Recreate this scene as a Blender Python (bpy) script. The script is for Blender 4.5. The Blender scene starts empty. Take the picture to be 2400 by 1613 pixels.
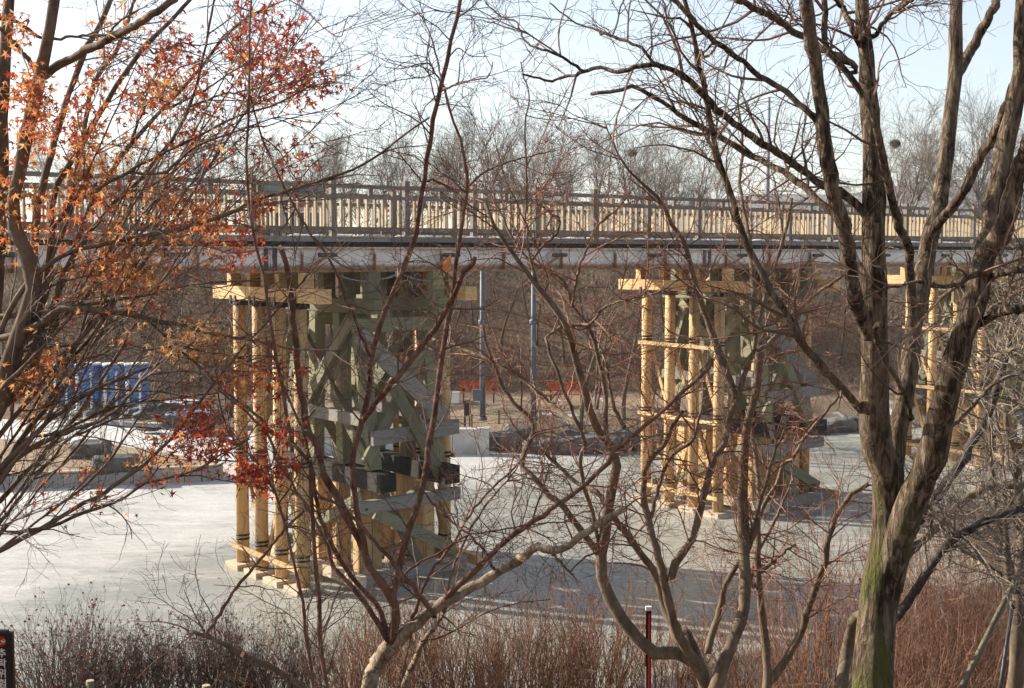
import bpy, bmesh, math, random
import numpy as np
from mathutils import Vector, Matrix, noise as mnoise

# ------------------------------------------------------------------ camera, sky, sun, exposure
sc = bpy.context.scene
R = math.radians
FOC, YH, EYE = 2977.0, 600.0, 7.1            # focal length in photo pixels, horizon row, eye height above the ice
TILT = math.atan((806.5 - YH) / FOC)
SUN_AZ, SUN_EL = 70.0, 26.0                  # degrees left of the view axis, degrees up

cam_d = bpy.data.cameras.new('camera')
cam_d.sensor_width = 36.0
cam_d.lens = 36.0 * FOC / 2400.0
cam_d.clip_start, cam_d.clip_end = 0.1, 6000.0
cam = bpy.data.objects.new('camera', cam_d)
sc.collection.objects.link(cam)
cam.location = (0, 0, EYE)
cam.rotation_euler = (math.pi / 2 - TILT, 0, 0)
sc.camera = cam

world = bpy.data.worlds.new('World'); sc.world = world; world.use_nodes = True
wn = world.node_tree
sky = wn.nodes.new('ShaderNodeTexSky'); sky.sky_type = 'NISHITA'; sky.sun_disc = False
sky.sun_elevation = R(SUN_EL); sky.sun_rotation = R(-SUN_AZ)
sky.air_density = 1.0; sky.dust_density = 1.0; sky.ozone_density = 1.0; sky.altitude = 50
milk = wn.nodes.new('ShaderNodeHueSaturation'); milk.inputs['Saturation'].default_value = 0.6   # thin winter haze over the whole sky
wn.links.new(sky.outputs[0], milk.inputs['Color']); wn.links.new(milk.outputs[0], wn.nodes['Background'].inputs[0])
wn.nodes['Background'].inputs[1].default_value = 0.105

sun_d = bpy.data.lights.new('sun', 'SUN'); sun_d.energy = 5.0; sun_d.angle = R(0.55); sun_d.color = (1.0, 0.92, 0.80)
sun = bpy.data.objects.new('sun', sun_d); sc.collection.objects.link(sun)
to_sun = Vector((-math.sin(R(SUN_AZ)) * math.cos(R(SUN_EL)), math.cos(R(SUN_AZ)) * math.cos(R(SUN_EL)), math.sin(R(SUN_EL))))
sun.rotation_euler = to_sun.to_track_quat('Z', 'Y').to_euler()
sun.location = (-30, 20, 40)

sc.view_settings.view_transform = 'Standard'; sc.view_settings.look = 'None'
sc.view_settings.gamma = 1.0; sc.view_settings.use_curve_mapping = False
sc.view_settings.exposure = 1.1
sc.render.engine = 'CYCLES'
sc.cycles.use_denoising = True
sc.cycles.max_bounces = 6; sc.cycles.diffuse_bounces = 3; sc.cycles.glossy_bounces = 2
sc.cycles.transmission_bounces = 3; sc.cycles.transparent_max_bounces = 4

COL = sc.collection
rng = np.random.default_rng(7)
random.seed(7)

# ------------------------------------------------------------------ helpers: view geometry
def at(px, py, D):
    """world point on the line of sight of photo pixel (px, py), D metres ahead"""
    a = (px - 1200.0) / FOC; b = (806.5 - py) / FOC
    d = np.array([a, math.cos(TILT) + b * math.sin(TILT), -math.sin(TILT) + b * math.cos(TILT)])
    return np.array([0, 0, EYE]) + d * (D / d[1])
def on_ground(px, py, z):
    a = (px - 1200.0) / FOC; b = (806.5 - py) / FOC
    d = np.array([a, math.cos(TILT) + b * math.sin(TILT), -math.sin(TILT) + b * math.cos(TILT)])
    return np.array([0, 0, EYE]) + d * ((z - EYE) / d[2])
def to_px(P):
    P = np.asarray(P); x, y, z = P[..., 0], P[..., 1], P[..., 2] - EYE
    d = y * math.cos(TILT) - z * math.sin(TILT); v = y * math.sin(TILT) + z * math.cos(TILT)
    return np.stack([1200 + FOC * x / d, 806.5 - FOC * v / d], -1)
def sstep(a, b, x):
    t = np.clip((np.asarray(x, float) - a) / (b - a), 0, 1); return t * t * (3 - 2 * t)

# ------------------------------------------------------------------ helpers: materials
def new_mat(name):
    m = bpy.data.materials.new(name); m.use_nodes = True
    nt = m.node_tree; p = nt.nodes['Principled BSDF']
    return m, nt, p
def N(nt, t, **kw):
    n = nt.nodes.new(t)
    for k, v in kw.items(): setattr(n, k, v)
    return n
def ramp(nt, fac, stops):
    r = N(nt, 'ShaderNodeValToRGB'); e = r.color_ramp.elements
    while len(e) < len(stops): e.new(0.5)
    for el, (p, c) in zip(e, stops):
        el.position = p; el.color = (c[0], c[1], c[2], 1) if len(c) == 3 else c
    if fac is not None: nt.links.new(fac, r.inputs[0])
    return r.outputs[0]
def noise_tex(nt, scale, coord='Object', stretch=(1, 1, 1), detail=4, rough=0.6, dist=0.0):
    tc = N(nt, 'ShaderNodeTexCoord'); mp = N(nt, 'ShaderNodeMapping'); mp.inputs['Scale'].default_value = stretch
    if coord == 'World':
        g = N(nt, 'ShaderNodeNewGeometry'); nt.links.new(g.outputs['Position'], mp.inputs[0])
    else:
        nt.links.new(tc.outputs[coord], mp.inputs[0])
    n = N(nt, 'ShaderNodeTexNoise'); n.inputs['Scale'].default_value = scale
    n.inputs['Detail'].default_value = detail; n.inputs['Roughness'].default_value = rough
    n.inputs['Distortion'].default_value = dist
    nt.links.new(mp.outputs[0], n.inputs['Vector'])
    return n.outputs[0]
def mixc(nt, fac, a, b, mode='MIX'):
    m = N(nt, 'ShaderNodeMix', data_type='RGBA', blend_type=mode)
    for i, v in ((0, fac), (6, a), (7, b)):
        if isinstance(v, (int, float)): m.inputs[i].default_value = v
        elif isinstance(v, tuple): m.inputs[i].default_value = (*v, 1)
        else: nt.links.new(v, m.inputs[i])
    return m.outputs[2]
def mth(nt, op, a, b=None, clamp=False):
    m = N(nt, 'ShaderNodeMath', operation=op, use_clamp=clamp)
    for i, v in ((0, a), (1, b)):
        if v is None: continue
        if isinstance(v, (int, float)): m.inputs[i].default_value = v
        else: nt.links.new(v, m.inputs[i])
    return m.outputs[0]
def bump(nt, p, h, strength, dist):
    b = N(nt, 'ShaderNodeBump'); b.inputs['Strength'].default_value = strength; b.inputs['Distance'].default_value = dist
    nt.links.new(h, b.inputs['Height']); nt.links.new(b.outputs[0], p.inputs['Normal'])
def simple(name, c1, c2, scale, rough=0.85, bstr=0.3, bdist=0.01, coord='Object', stretch=(1, 1, 1), mid=None, vary=0.0, metal=0.0, island=0.0):
    m, nt, p = new_mat(name)
    n = noise_tex(nt, scale, coord, stretch)
    stops = [(0.3, c1), (0.7, c2)] if mid is None else [(0.28, c1), (0.5, mid), (0.72, c2)]
    c = ramp(nt, n, stops)
    if vary:
        oi = N(nt, 'ShaderNodeObjectInfo'); v = ramp(nt, oi.outputs['Random'], [(0, (1 - vary,) * 3), (1, (1 + vary,) * 3)])
        c = mixc(nt, 1.0, c, v, 'MULTIPLY')
    if island:
        g = N(nt, 'ShaderNodeNewGeometry'); v = ramp(nt, g.outputs['Random Per Island'], [(0, (1 - island,) * 3), (1, (1 + island,) * 3)])
        c = mixc(nt, 1.0, c, v, 'MULTIPLY')
    nt.links.new(c, p.inputs['Base Color']); p.inputs['Roughness'].default_value = rough; p.inputs['Metallic'].default_value = metal
    p.inputs['Specular IOR Level'].default_value = 0.3
    if bstr: bump(nt, p, n, bstr, bdist)
    return m
def wood(name, base, dark, streak=0.5, grey=None, rough=0.8, vary=0.14):
    """timber: grain runs along the piece's own X axis, knots, checks and tonal change from piece to piece"""
    m, nt, p = new_mat(name)
    g = noise_tex(nt, 3.0, 'Object', (0.5, 9, 9), 6, 0.65, 0.6)
    f = noise_tex(nt, 14.0, 'Object', (0.35, 9, 9), 3, 0.6)
    c = ramp(nt, g, [(0.30, dark), (0.62, base)])
    c = mixc(nt, mth(nt, 'MULTIPLY', ramp(nt, f, [(0.45, (0, 0, 0)), (0.75, (1, 1, 1))]), streak), c, dark)
    ck = noise_tex(nt, 5.0, 'Object', (0.12, 7, 7), 2, 0.5, 0.3)
    c = mixc(nt, mth(nt, 'MULTIPLY', ramp(nt, ck, [(0.60, (0, 0, 0)), (0.66, (1, 1, 1))]), 0.6), c, tuple(x * 0.3 for x in dark))
    k = N(nt, 'ShaderNodeTexVoronoi'); k.inputs['Scale'].default_value = 2.6
    tc = N(nt, 'ShaderNodeTexCoord'); nt.links.new(tc.outputs['Object'], k.inputs['Vector'])
    knot = ramp(nt, k.outputs['Distance'], [(0.06, (1, 1, 1)), (0.12, (0, 0, 0))])
    c = mixc(nt, mth(nt, 'MULTIPLY', knot, 0.55), c, tuple(x * 0.45 for x in dark))
    if grey is not None:
        w = noise_tex(nt, 0.9, 'World', (1, 1, 1), 5)
        c = mixc(nt, ramp(nt, w, [(0.38, (0, 0, 0)), (0.68, (1, 1, 1))]), c, grey)
    oi = N(nt, 'ShaderNodeObjectInfo'); v = ramp(nt, oi.outputs['Random'], [(0, (1 - vary,) * 3), (1, (1 + vary,) * 3)])
    c = mixc(nt, 1.0, c, v, 'MULTIPLY')
    nt.links.new(c, p.inputs['Base Color']); p.inputs['Roughness'].default_value = rough
    p.inputs['Specular IOR Level'].default_value = 0.25
    bump(nt, p, f, 0.15, 0.006)
    return m

M = {}
M['pile'] = wood('new_timber', (0.60, 0.41, 0.215), (0.46, 0.275, 0.12), 0.35)
M['ply'] = wood('footing_plywood', (0.55, 0.45, 0.33), (0.42, 0.33, 0.23), 0.3)
M['green'] = wood('treated_timber', (0.25, 0.23, 0.13), (0.14, 0.13, 0.075), 0.35, (0.18, 0.17, 0.125), vary=0.3)
M['greyplank'] = wood('weathered_plank', (0.27, 0.25, 0.22), (0.15, 0.135, 0.12), 0.5, (0.21, 0.195, 0.175))
M['rail'] = wood('rail_timber', (0.27, 0.215, 0.16), (0.16, 0.13, 0.105), 0.45, (0.165, 0.155, 0.145))
M['baluster'] = wood('baluster_timber', (0.50, 0.38, 0.23), (0.34, 0.25, 0.15), 0.4, (0.36, 0.30, 0.22), vary=0.2)
M['tar'] = simple('tarred_timber', (0.010, 0.009, 0.008), (0.035, 0.03, 0.027), 6, 0.75, 0.4, 0.01)
M['strap'] = simple('rubber_strap', (0.012, 0.012, 0.013), (0.03, 0.03, 0.032), 8, 0.6, 0)
M['bolt'] = simple('dark_steel', (0.05, 0.05, 0.05), (0.11, 0.10, 0.10), 9, 0.5, 0, metal=0.6)
M['concrete'] = simple('concrete', (0.36, 0.36, 0.345), (0.52, 0.51, 0.49), 3, 0.9, 0.3, 0.01, mid=(0.44, 0.435, 0.42), vary=0.08)
M['wallpanel'] = simple('retaining_panel', (0.25, 0.245, 0.24), (0.37, 0.36, 0.345), 4, 0.9, 0.3, 0.01, vary=0.12)
M['coping'] = wood('coping_board', (0.50, 0.43, 0.33), (0.40, 0.33, 0.25), 0.3)
M['rock'] = simple('dark_rock', (0.055, 0.055, 0.057), (0.19, 0.185, 0.175), 2.2, 0.9, 0.9, 0.06, mid=(0.11, 0.108, 0.105), vary=0.2)
M['snow'] = simple('snow', (0.78, 0.79, 0.82), (0.88, 0.89, 0.9), 5, 0.7, 0.35, 0.03)
M['bluetank'] = simple('blue_plastic', (0.07, 0.18, 0.42), (0.10, 0.24, 0.50), 2, 0.45, 0.05, 0.01, vary=0.12)
M['lid'] = simple('pale_lid', (0.5, 0.48, 0.44), (0.62, 0.6, 0.55), 4, 0.7, 0.1)
M['whitepipe'] = simple('white_pipe', (0.66, 0.66, 0.67), (0.78, 0.78, 0.78), 3, 0.5, 0)
M['galv'] = simple('grey_pole_paint', (0.085, 0.10, 0.12), (0.13, 0.15, 0.175), 2, 0.55, 0)
M['palepole'] = simple('pale_concrete_pole', (0.22, 0.24, 0.27), (0.30, 0.32, 0.35), 1, 0.8, 0)
M['cable'] = simple('grey_cable', (0.20, 0.21, 0.22), (0.27, 0.28, 0.29), 4, 0.6, 0)
M['orange'] = wood('orange_slat', (0.60, 0.14, 0.055), (0.45, 0.09, 0.035), 0.3)
M['brownpost'] = wood('brown_post', (0.085, 0.06, 0.05), (0.05, 0.035, 0.03), 0.3)
M['stake'] = wood('mossy_stake', (0.24, 0.22, 0.13), (0.15, 0.13, 0.08), 0.3)
M['propwood'] = wood('prop_pole', (0.15, 0.125, 0.08), (0.09, 0.075, 0.05), 0.3)
M['white'] = simple('white_paint', (0.70, 0.71, 0.73), (0.8, 0.8, 0.82), 1, 0.5, 0)
M['kiosk'] = simple('pale_pink_wall', (0.60, 0.44, 0.36), (0.68, 0.52, 0.44), 1, 0.8, 0)
M['kioskred'] = simple('dark_red_panel', (0.22, 0.02, 0.03), (0.30, 0.03, 0.04), 2, 0.5, 0)
M['kioskroof'] = simple('grey_green_roof', (0.16, 0.18, 0.15), (0.24, 0.26, 0.22), 2, 0.7, 0)
M['barrier'] = simple('orange_red_paint', (0.70, 0.10, 0.05), (0.8, 0.14, 0.07), 2, 0.5, 0)
M['signboard'] = simple('sign_black', (0.008, 0.006, 0.006), (0.016, 0.012, 0.011), 3, 0.6, 0)
M['signframe'] = simple('sign_frame', (0.05, 0.028, 0.02), (0.08, 0.045, 0.032), 3, 0.55, 0)
M['signred'] = simple('sign_red', (0.28, 0.01, 0.012), (0.33, 0.015, 0.015), 3, 0.5, 0)
M['signwhite'] = simple('sign_white', (0.66, 0.63, 0.58), (0.72, 0.70, 0.66), 3, 0.6, 0)
M['markred'] = simple('marker_red', (0.55, 0.02, 0.025), (0.62, 0.03, 0.03), 3, 0.4, 0)
M['cut'] = simple('sawn_end', (0.58, 0.36, 0.20), (0.68, 0.46, 0.28), 30, 0.8, 0)
g_, gt, gp = new_mat('window_glass'); gp.inputs['Base Color'].default_value = (0.02, 0.025, 0.03, 1); gp.inputs['Roughness'].default_value = 0.08
M['glass'] = g_

def bark(name, c_lo, c_mid, c_hi, ridge=22.0, stretch=(1, 1, 0.2), strength=0.9, dist=0.02, moss=0.0, sharp=False):
    m, nt, p = new_mat(name)
    n = noise_tex(nt, ridge, 'World', stretch, 5, 0.65, 0.8)
    c = ramp(nt, n, [(0.42, c_lo), (0.51, c_mid), (0.62, c_hi)] if sharp else [(0.34, c_lo), (0.5, c_mid), (0.68, c_hi)])
    l = noise_tex(nt, 3.0, 'World', (1, 1, 0.5), 4)
    c = mixc(nt, mth(nt, 'MULTIPLY', ramp(nt, l, [(0.45, (0, 0, 0)), (0.7, (1, 1, 1))]), 0.45), c, tuple(min(1, x * 1.35) for x in c_hi))
    if moss:
        mm = noise_tex(nt, 5.0, 'World', (1.6, 1.6, 0.35), 5, 0.7)
        geo = N(nt, 'ShaderNodeNewGeometry'); sep = N(nt, 'ShaderNodeSeparateXYZ'); nt.links.new(geo.outputs['Position'], sep.inputs[0])
        hi = mth(nt, 'SUBTRACT', 6.0, sep.outputs['Z'])
        hi = mth(nt, 'MULTIPLY', hi, 1.2, True)
        mk = mth(nt, 'MULTIPLY', ramp(nt, mm, [(0.46, (0, 0, 0)), (0.58, (1, 1, 1))]), hi)
        c = mixc(nt, mth(nt, 'MULTIPLY', mk, moss), c, (0.095, 0.095, 0.024))
    nt.links.new(c, p.inputs['Base Color']); p.inputs['Roughness'].default_value = 0.9
    p.inputs['Specular IOR Level'].default_value = 0.2
    bump(nt, p, n, strength, dist)
    return m
M['bark_big'] = bark('furrowed_bark', (0.03, 0.019, 0.012), (0.105, 0.07, 0.046), (0.225, 0.17, 0.115), 30, (1, 1, 0.2), 1.0, 0.05, moss=0.9, sharp=True)
M['bark_smooth'] = bark('smooth_brown_bark', (0.07, 0.05, 0.035), (0.125, 0.09, 0.062), (0.19, 0.145, 0.10), 18, (1, 1, 0.5), 0.4, 0.008)
M['bark_maple'] = bark('maple_bark', (0.05, 0.033, 0.026), (0.10, 0.07, 0.05), (0.19, 0.14, 0.095), 20, (1, 1, 0.4), 0.4, 0.008)
M['bark_red'] = bark('red_brown_bark', (0.06, 0.026, 0.02), (0.125, 0.06, 0.042), (0.22, 0.135, 0.095), 24, (1, 1, 0.4), 0.6, 0.01)
M['bark_pale'] = bark('flaking_pale_bark', (0.10, 0.055, 0.035), (0.23, 0.17, 0.115), (0.38, 0.32, 0.24), 24, (1, 1, 0.5), 1.0, 0.018)
M['bark_dark'] = bark('dark_limb_bark', (0.025, 0.02, 0.02), (0.055, 0.045, 0.04), (0.10, 0.085, 0.075), 20, (1, 1, 0.5), 0.5, 0.01)  # darker bark tone, worn by two limbs of one tree
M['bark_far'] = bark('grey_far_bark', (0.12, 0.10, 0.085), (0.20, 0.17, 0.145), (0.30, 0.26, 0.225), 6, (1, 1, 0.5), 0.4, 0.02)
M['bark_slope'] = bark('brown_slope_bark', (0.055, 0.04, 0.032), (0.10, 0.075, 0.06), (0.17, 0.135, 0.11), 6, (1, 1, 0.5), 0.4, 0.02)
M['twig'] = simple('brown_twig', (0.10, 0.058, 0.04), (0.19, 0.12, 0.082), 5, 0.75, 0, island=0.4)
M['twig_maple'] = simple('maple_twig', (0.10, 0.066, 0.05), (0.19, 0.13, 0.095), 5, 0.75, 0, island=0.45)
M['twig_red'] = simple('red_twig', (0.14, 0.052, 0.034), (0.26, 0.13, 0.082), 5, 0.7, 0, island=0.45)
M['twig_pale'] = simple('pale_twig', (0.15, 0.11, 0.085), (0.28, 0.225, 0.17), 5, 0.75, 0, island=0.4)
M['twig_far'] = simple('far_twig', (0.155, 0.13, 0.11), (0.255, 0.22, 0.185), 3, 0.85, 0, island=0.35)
M['twig_slope'] = simple('slope_twig', (0.13, 0.098, 0.076), (0.23, 0.175, 0.135), 3, 0.85, 0, island=0.45)
M['brush'] = simple('thicket_twig', (0.13, 0.10, 0.08), (0.23, 0.18, 0.145), 2, 0.85, 0, island=0.5)
M['shrub'] = simple('shrub_stem', (0.17, 0.082, 0.052), (0.31, 0.175, 0.108), 6, 0.75, 0, island=0.45)
M['shrub_dark'] = simple('shrub_stem_dark', (0.065, 0.042, 0.033), (0.13, 0.085, 0.065), 6, 0.75, 0, island=0.45)
M['drygrass'] = simple('dry_grass', (0.24, 0.15, 0.075), (0.40, 0.28, 0.16), 4, 0.8, 0, island=0.4)
M['nest'] = simple('nest_sticks', (0.17, 0.12, 0.08), (0.26, 0.19, 0.13), 4, 0.9, 0, island=0.4)
M['needle'] = simple('pine_needle', (0.075, 0.085, 0.028), (0.17, 0.165, 0.06), 4, 0.6, 0, island=0.4)

def leafmat(name, c1, c2, c3):
    m, nt, p = new_mat(name)
    geo = N(nt, 'ShaderNodeNewGeometry'); oi = N(nt, 'ShaderNodeObjectInfo')
    r = mth(nt, 'FRACT', mth(nt, 'ADD', geo.outputs['Random Per Island'], oi.outputs['Random']))
    c = ramp(nt, r, [(0.0, c1), (0.5, c2), (1.0, c3)])
    n = noise_tex(nt, 60, 'World'); c = mixc(nt, mth(nt, 'MULTIPLY', n, 0.35), c, tuple(x * 0.5 for x in c1))
    nt.links.new(c, p.inputs['Base Color']); p.inputs['Roughness'].default_value = 0.6
    t = N(nt, 'ShaderNodeBsdfTranslucent'); nt.links.new(c, t.inputs[0])
    mx = N(nt, 'ShaderNodeMixShader'); mx.inputs[0].default_value = 0.5
    nt.links.new(p.outputs[0], mx.inputs[1]); nt.links.new(t.outputs[0], mx.inputs[2])
    nt.links.new(mx.outputs[0], nt.nodes['Material Output'].inputs[0])
    return m
M['leaf_red'] = leafmat('red_leaf', (0.24, 0.03, 0.016), (0.42, 0.06, 0.026), (0.55, 0.14, 0.05))
M['leaf_orange'] = leafmat('orange_leaf', (0.42, 0.13, 0.045), (0.62, 0.25, 0.085), (0.72, 0.38, 0.15))
M['leaf_tan'] = leafmat('tan_leaf', (0.42, 0.25, 0.11), (0.60, 0.39, 0.18), (0.70, 0.53, 0.30))
M['leaf_brown'] = leafmat('brown_leaf', (0.10, 0.035, 0.02), (0.19, 0.075, 0.035), (0.28, 0.12, 0.06))

# ice: clear grey-green ice with wind-blown frost and snow lying on it
def make_ice():
    m, nt, p = new_mat('pond_ice')
    g = N(nt, 'ShaderNodeNewGeometry'); s = N(nt, 'ShaderNodeSeparateXYZ'); nt.links.new(g.outputs['Position'], s.inputs[0])
    x, y = s.outputs[0], s.outputs[1]
    d = mth(nt, 'ADD', mth(nt, 'MULTIPLY', mth(nt, 'ADD', x, 6.8), -0.826), mth(nt, 'MULTIPLY', mth(nt, 'SUBTRACT', y, 31.1), 0.564))
    big = noise_tex(nt, 0.16, 'World', (1, 1, 1), 5, 0.55, 0.4)
    mid = noise_tex(nt, 0.9, 'World', (0.55, 1.5, 1), 6, 0.68, 0.6)
    fine = noise_tex(nt, 7.0, 'World', (0.5, 1.4, 1), 5, 0.75)
    dw = mth(nt, 'ADD', d, mth(nt, 'MULTIPLY', mth(nt, 'SUBTRACT', big, 0.5), 5.0))
    mr = N(nt, 'ShaderNodeMapRange', interpolation_type='SMOOTHSTEP'); nt.links.new(dw, mr.inputs[0])
    mr.inputs[1].default_value = -2.2; mr.inputs[2].default_value = 2.0; mr.inputs[3].default_value = 0.0; mr.inputs[4].default_value = 0.34
    mr2 = N(nt, 'ShaderNodeMapRange', interpolation_type='SMOOTHSTEP'); nt.links.new(dw, mr2.inputs[0])
    mr2.inputs[1].default_value = 7.5; mr2.inputs[2].default_value = 10.5; mr2.inputs[3].default_value = 0.0; mr2.inputs[4].default_value = 0.6
    gr = noise_tex(nt, 22.0, 'World', (0.6, 1.2, 1), 4, 0.8)
    blow = noise_tex(nt, 2.2, 'World', (0.35, 1.6, 1), 5, 0.7, 1.2)
    f = mth(nt, 'ADD', mth(nt, 'ADD', mr.outputs[0], mr2.outputs[0]), mth(nt, 'MULTIPLY', mid, 0.6))
    f = mth(nt, 'ADD', f, mth(nt, 'MULTIPLY', mth(nt, 'SUBTRACT', blow, 0.5), 0.7))
    f = mth(nt, 'ADD', f, mth(nt, 'MULTIPLY', mth(nt, 'SUBTRACT', fine, 0.5), 0.8))
    f = mth(nt, 'ADD', f, mth(nt, 'MULTIPLY', mth(nt, 'SUBTRACT', big, 0.5), 0.5))
    frost = ramp(nt, f, [(0.26, (0, 0, 0)), (0.85, (1, 1, 1))])
    ice_c = ramp(nt, mid, [(0.3, (0.24, 0.24, 0.205)), (0.7, (0.325, 0.32, 0.28))])
    snow_c = ramp(nt, gr, [(0.32, (0.38, 0.37, 0.35)), (0.62, (0.60, 0.585, 0.565))])
    c = mixc(nt, frost, ice_c, snow_c)
    vor = N(nt, 'ShaderNodeTexVoronoi', feature='DISTANCE_TO_EDGE'); vor.inputs['Scale'].default_value = 0.28
    wv = N(nt, 'ShaderNodeVectorMath', operation='ADD'); nt.links.new(g.outputs['Position'], wv.inputs[0])
    nn = N(nt, 'ShaderNodeTexNoise'); nn.inputs['Scale'].default_value = 0.8; nt.links.new(g.outputs['Position'], nn.inputs['Vector'])
    nt.links.new(nn.outputs['Color'], wv.inputs[1]); nt.links.new(wv.outputs[0], vor.inputs['Vector'])
    crack = ramp(nt, vor.outputs['Distance'], [(0.0, (1, 1, 1)), (0.008, (0, 0, 0))])
    c = mixc(nt, mth(nt, 'MULTIPLY', crack, 0.10), c, (0.62, 0.62, 0.61))
    nt.links.new(c, p.inputs['Base Color'])
    rr = N(nt, 'ShaderNodeMapRange'); nt.links.new(frost, rr.inputs[0]); rr.inputs[3].default_value = 0.16; rr.inputs[4].default_value = 0.85
    nt.links.new(mth(nt, 'ADD', rr.outputs[0], mth(nt, 'MULTIPLY', mid, 0.1)), p.inputs['Roughness'])
    p.inputs['IOR'].default_value = 1.31
    hb = mth(nt, 'ADD', mth(nt, 'MULTIPLY', frost, 1.0), mth(nt, 'MULTIPLY', fine, 0.5))
    bump(nt, p, hb, 0.35, 0.03)
    return m
M['ice'] = make_ice()

def make_ground():
    m, nt, p = new_mat('leaf_litter_ground')
    a = noise_tex(nt, 0.35, 'World', (1, 1, 1), 5)
    b = noise_tex(nt, 9.0, 'World', (1, 1, 1), 6, 0.75)
    c = ramp(nt, b, [(0.3, (0.075, 0.048, 0.032)), (0.5, (0.17, 0.115, 0.075)), (0.7, (0.30, 0.215, 0.145))])
    g = N(nt, 'ShaderNodeNewGeometry'); s = N(nt, 'ShaderNodeSeparateXYZ'); nt.links.new(g.outputs['Position'], s.inputs[0])
    # open path and lawn on the far bank are sandy, thin remains of snow lie along it
    pa = mth(nt, 'MULTIPLY', mth(nt, 'GREATER_THAN', s.outputs[1], 46.0), mth(nt, 'LESS_THAN', s.outputs[1], 57.0))
    lawn = ramp(nt, b, [(0.3, (0.17, 0.125, 0.085)), (0.7, (0.33, 0.255, 0.18))])
    c = mixc(nt, mth(nt, 'MULTIPLY', pa, ramp(nt, a, [(0.30, (0.3,) * 3), (0.5, (1, 1, 1))])), c, lawn)
    sn = mth(nt, 'MULTIPLY', pa, ramp(nt, a, [(0.60, (0, 0, 0)), (0.66, (0.85,) * 3)]))
    c = mixc(nt, sn, c, (0.72, 0.73, 0.76))
    nt.links.new(c, p.inputs['Base Color']); p.inputs['Roughness'].default_value = 0.95; p.inputs['Specular IOR Level'].default_value = 0.105
    bump(nt, p, b, 0.8, 0.06)
    return m
M['ground'] = make_ground()
M['ridge'] = simple('wooded_ridge', (0.10, 0.10, 0.10), (0.16, 0.15, 0.145), 0.02, 1.0, 0, coord='World')

# steel girder: pale paint, rust along the bottom flange and running down from the top
def make_girder():
    m, nt, p = new_mat('painted_girder')
    tc = N(nt, 'ShaderNodeTexCoord'); s = N(nt, 'ShaderNodeSeparateXYZ'); nt.links.new(tc.outputs['Object'], s.inputs[0])
    st = noise_tex(nt, 2.2, 'Object', (1.2, 1, 0.15), 5, 0.65)
    bl = noise_tex(nt, 5.0, 'Object', (1, 1, 1.4), 5, 0.7)
    c = ramp(nt, st, [(0.3, (0.60, 0.545, 0.50)), (0.65, (0.76, 0.71, 0.67))])
    low = N(nt, 'ShaderNodeMapRange'); nt.links.new(s.outputs[2], low.inputs[0])
    low.inputs[1].default_value = 0.24; low.inputs[2].default_value = 0.02; low.inputs[3].default_value = 0; low.inputs[4].default_value = 1.25
    top = N(nt, 'ShaderNodeMapRange'); nt.links.new(s.outputs[2], top.inputs[0])
    top.inputs[1].default_value = 0.34; top.inputs[2].default_value = 0.56; top.inputs[3].default_value = 0; top.inputs[4].default_value = 0.55
    k = mth(nt, 'ADD', mth(nt, 'ADD', low.outputs[0], top.outputs[0]), mth(nt, 'MULTIPLY', mth(nt, 'SUBTRACT', bl, 0.5), 1.3))
    r = ramp(nt, k, [(0.30, (0, 0, 0)), (0.75, (1, 1, 1))])
    rc = ramp(nt, bl, [(0.3, (0.16, 0.075, 0.035)), (0.6, (0.33, 0.19, 0.10)), (0.8, (0.44, 0.31, 0.19))])
    c = mixc(nt, r, c, rc)
    nt.links.new(c, p.inputs['Base Color']); p.inputs['Roughness'].default_value = 0.6
    return m
M['girder'] = make_girder()

# ------------------------------------------------------------------ helpers: objects
def tag(o, label=None, cat=None, group=None, kind=None):
    if label: o['label'] = label
    if cat: o['category'] = cat
    if group: o['group'] = group
    if kind: o['kind'] = kind
    return o
def empty(name, loc=(0, 0, 0), rz=0.0):
    o = bpy.data.objects.new(name, None); COL.objects.link(o)
    o.location = loc; o.rotation_euler = (0, 0, rz); o.empty_display_size = 0.2
    return o
def link(name, me, parent=None, mat=None):
    o = bpy.data.objects.new(name, me); COL.objects.link(o)
    if mat is not None and not me.materials: me.materials.append(M[mat] if isinstance(mat, str) else mat)
    if parent is not None: o.parent = parent
    return o
def keep_world(o, loc):          # the vertices are world coordinates; the parent Empty stands at loc
    o.matrix_parent_inverse = Matrix.Translation(-Vector(loc)); return o
def mesh_np(name, V, F, mat=None, smooth=False):
    me = bpy.data.meshes.new(name)
    V = np.asarray(V, np.float32); F = np.asarray(F, np.int32); k = F.shape[1]
    me.vertices.add(len(V)); me.vertices.foreach_set('co', V.ravel())
    me.loops.add(F.size); me.loops.foreach_set('vertex_index', F.ravel())
    me.polygons.add(len(F))
    me.polygons.foreach_set('loop_start', np.arange(0, F.size, k, dtype=np.int32))
    me.polygons.foreach_set('loop_total', np.full(len(F), k, np.int32))
    me.polygons.foreach_set('use_smooth', np.full(len(F), bool(smooth)))
    if mat is not None: me.materials.append(M[mat])
    me.update(calc_edges=True)
    return me

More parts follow.
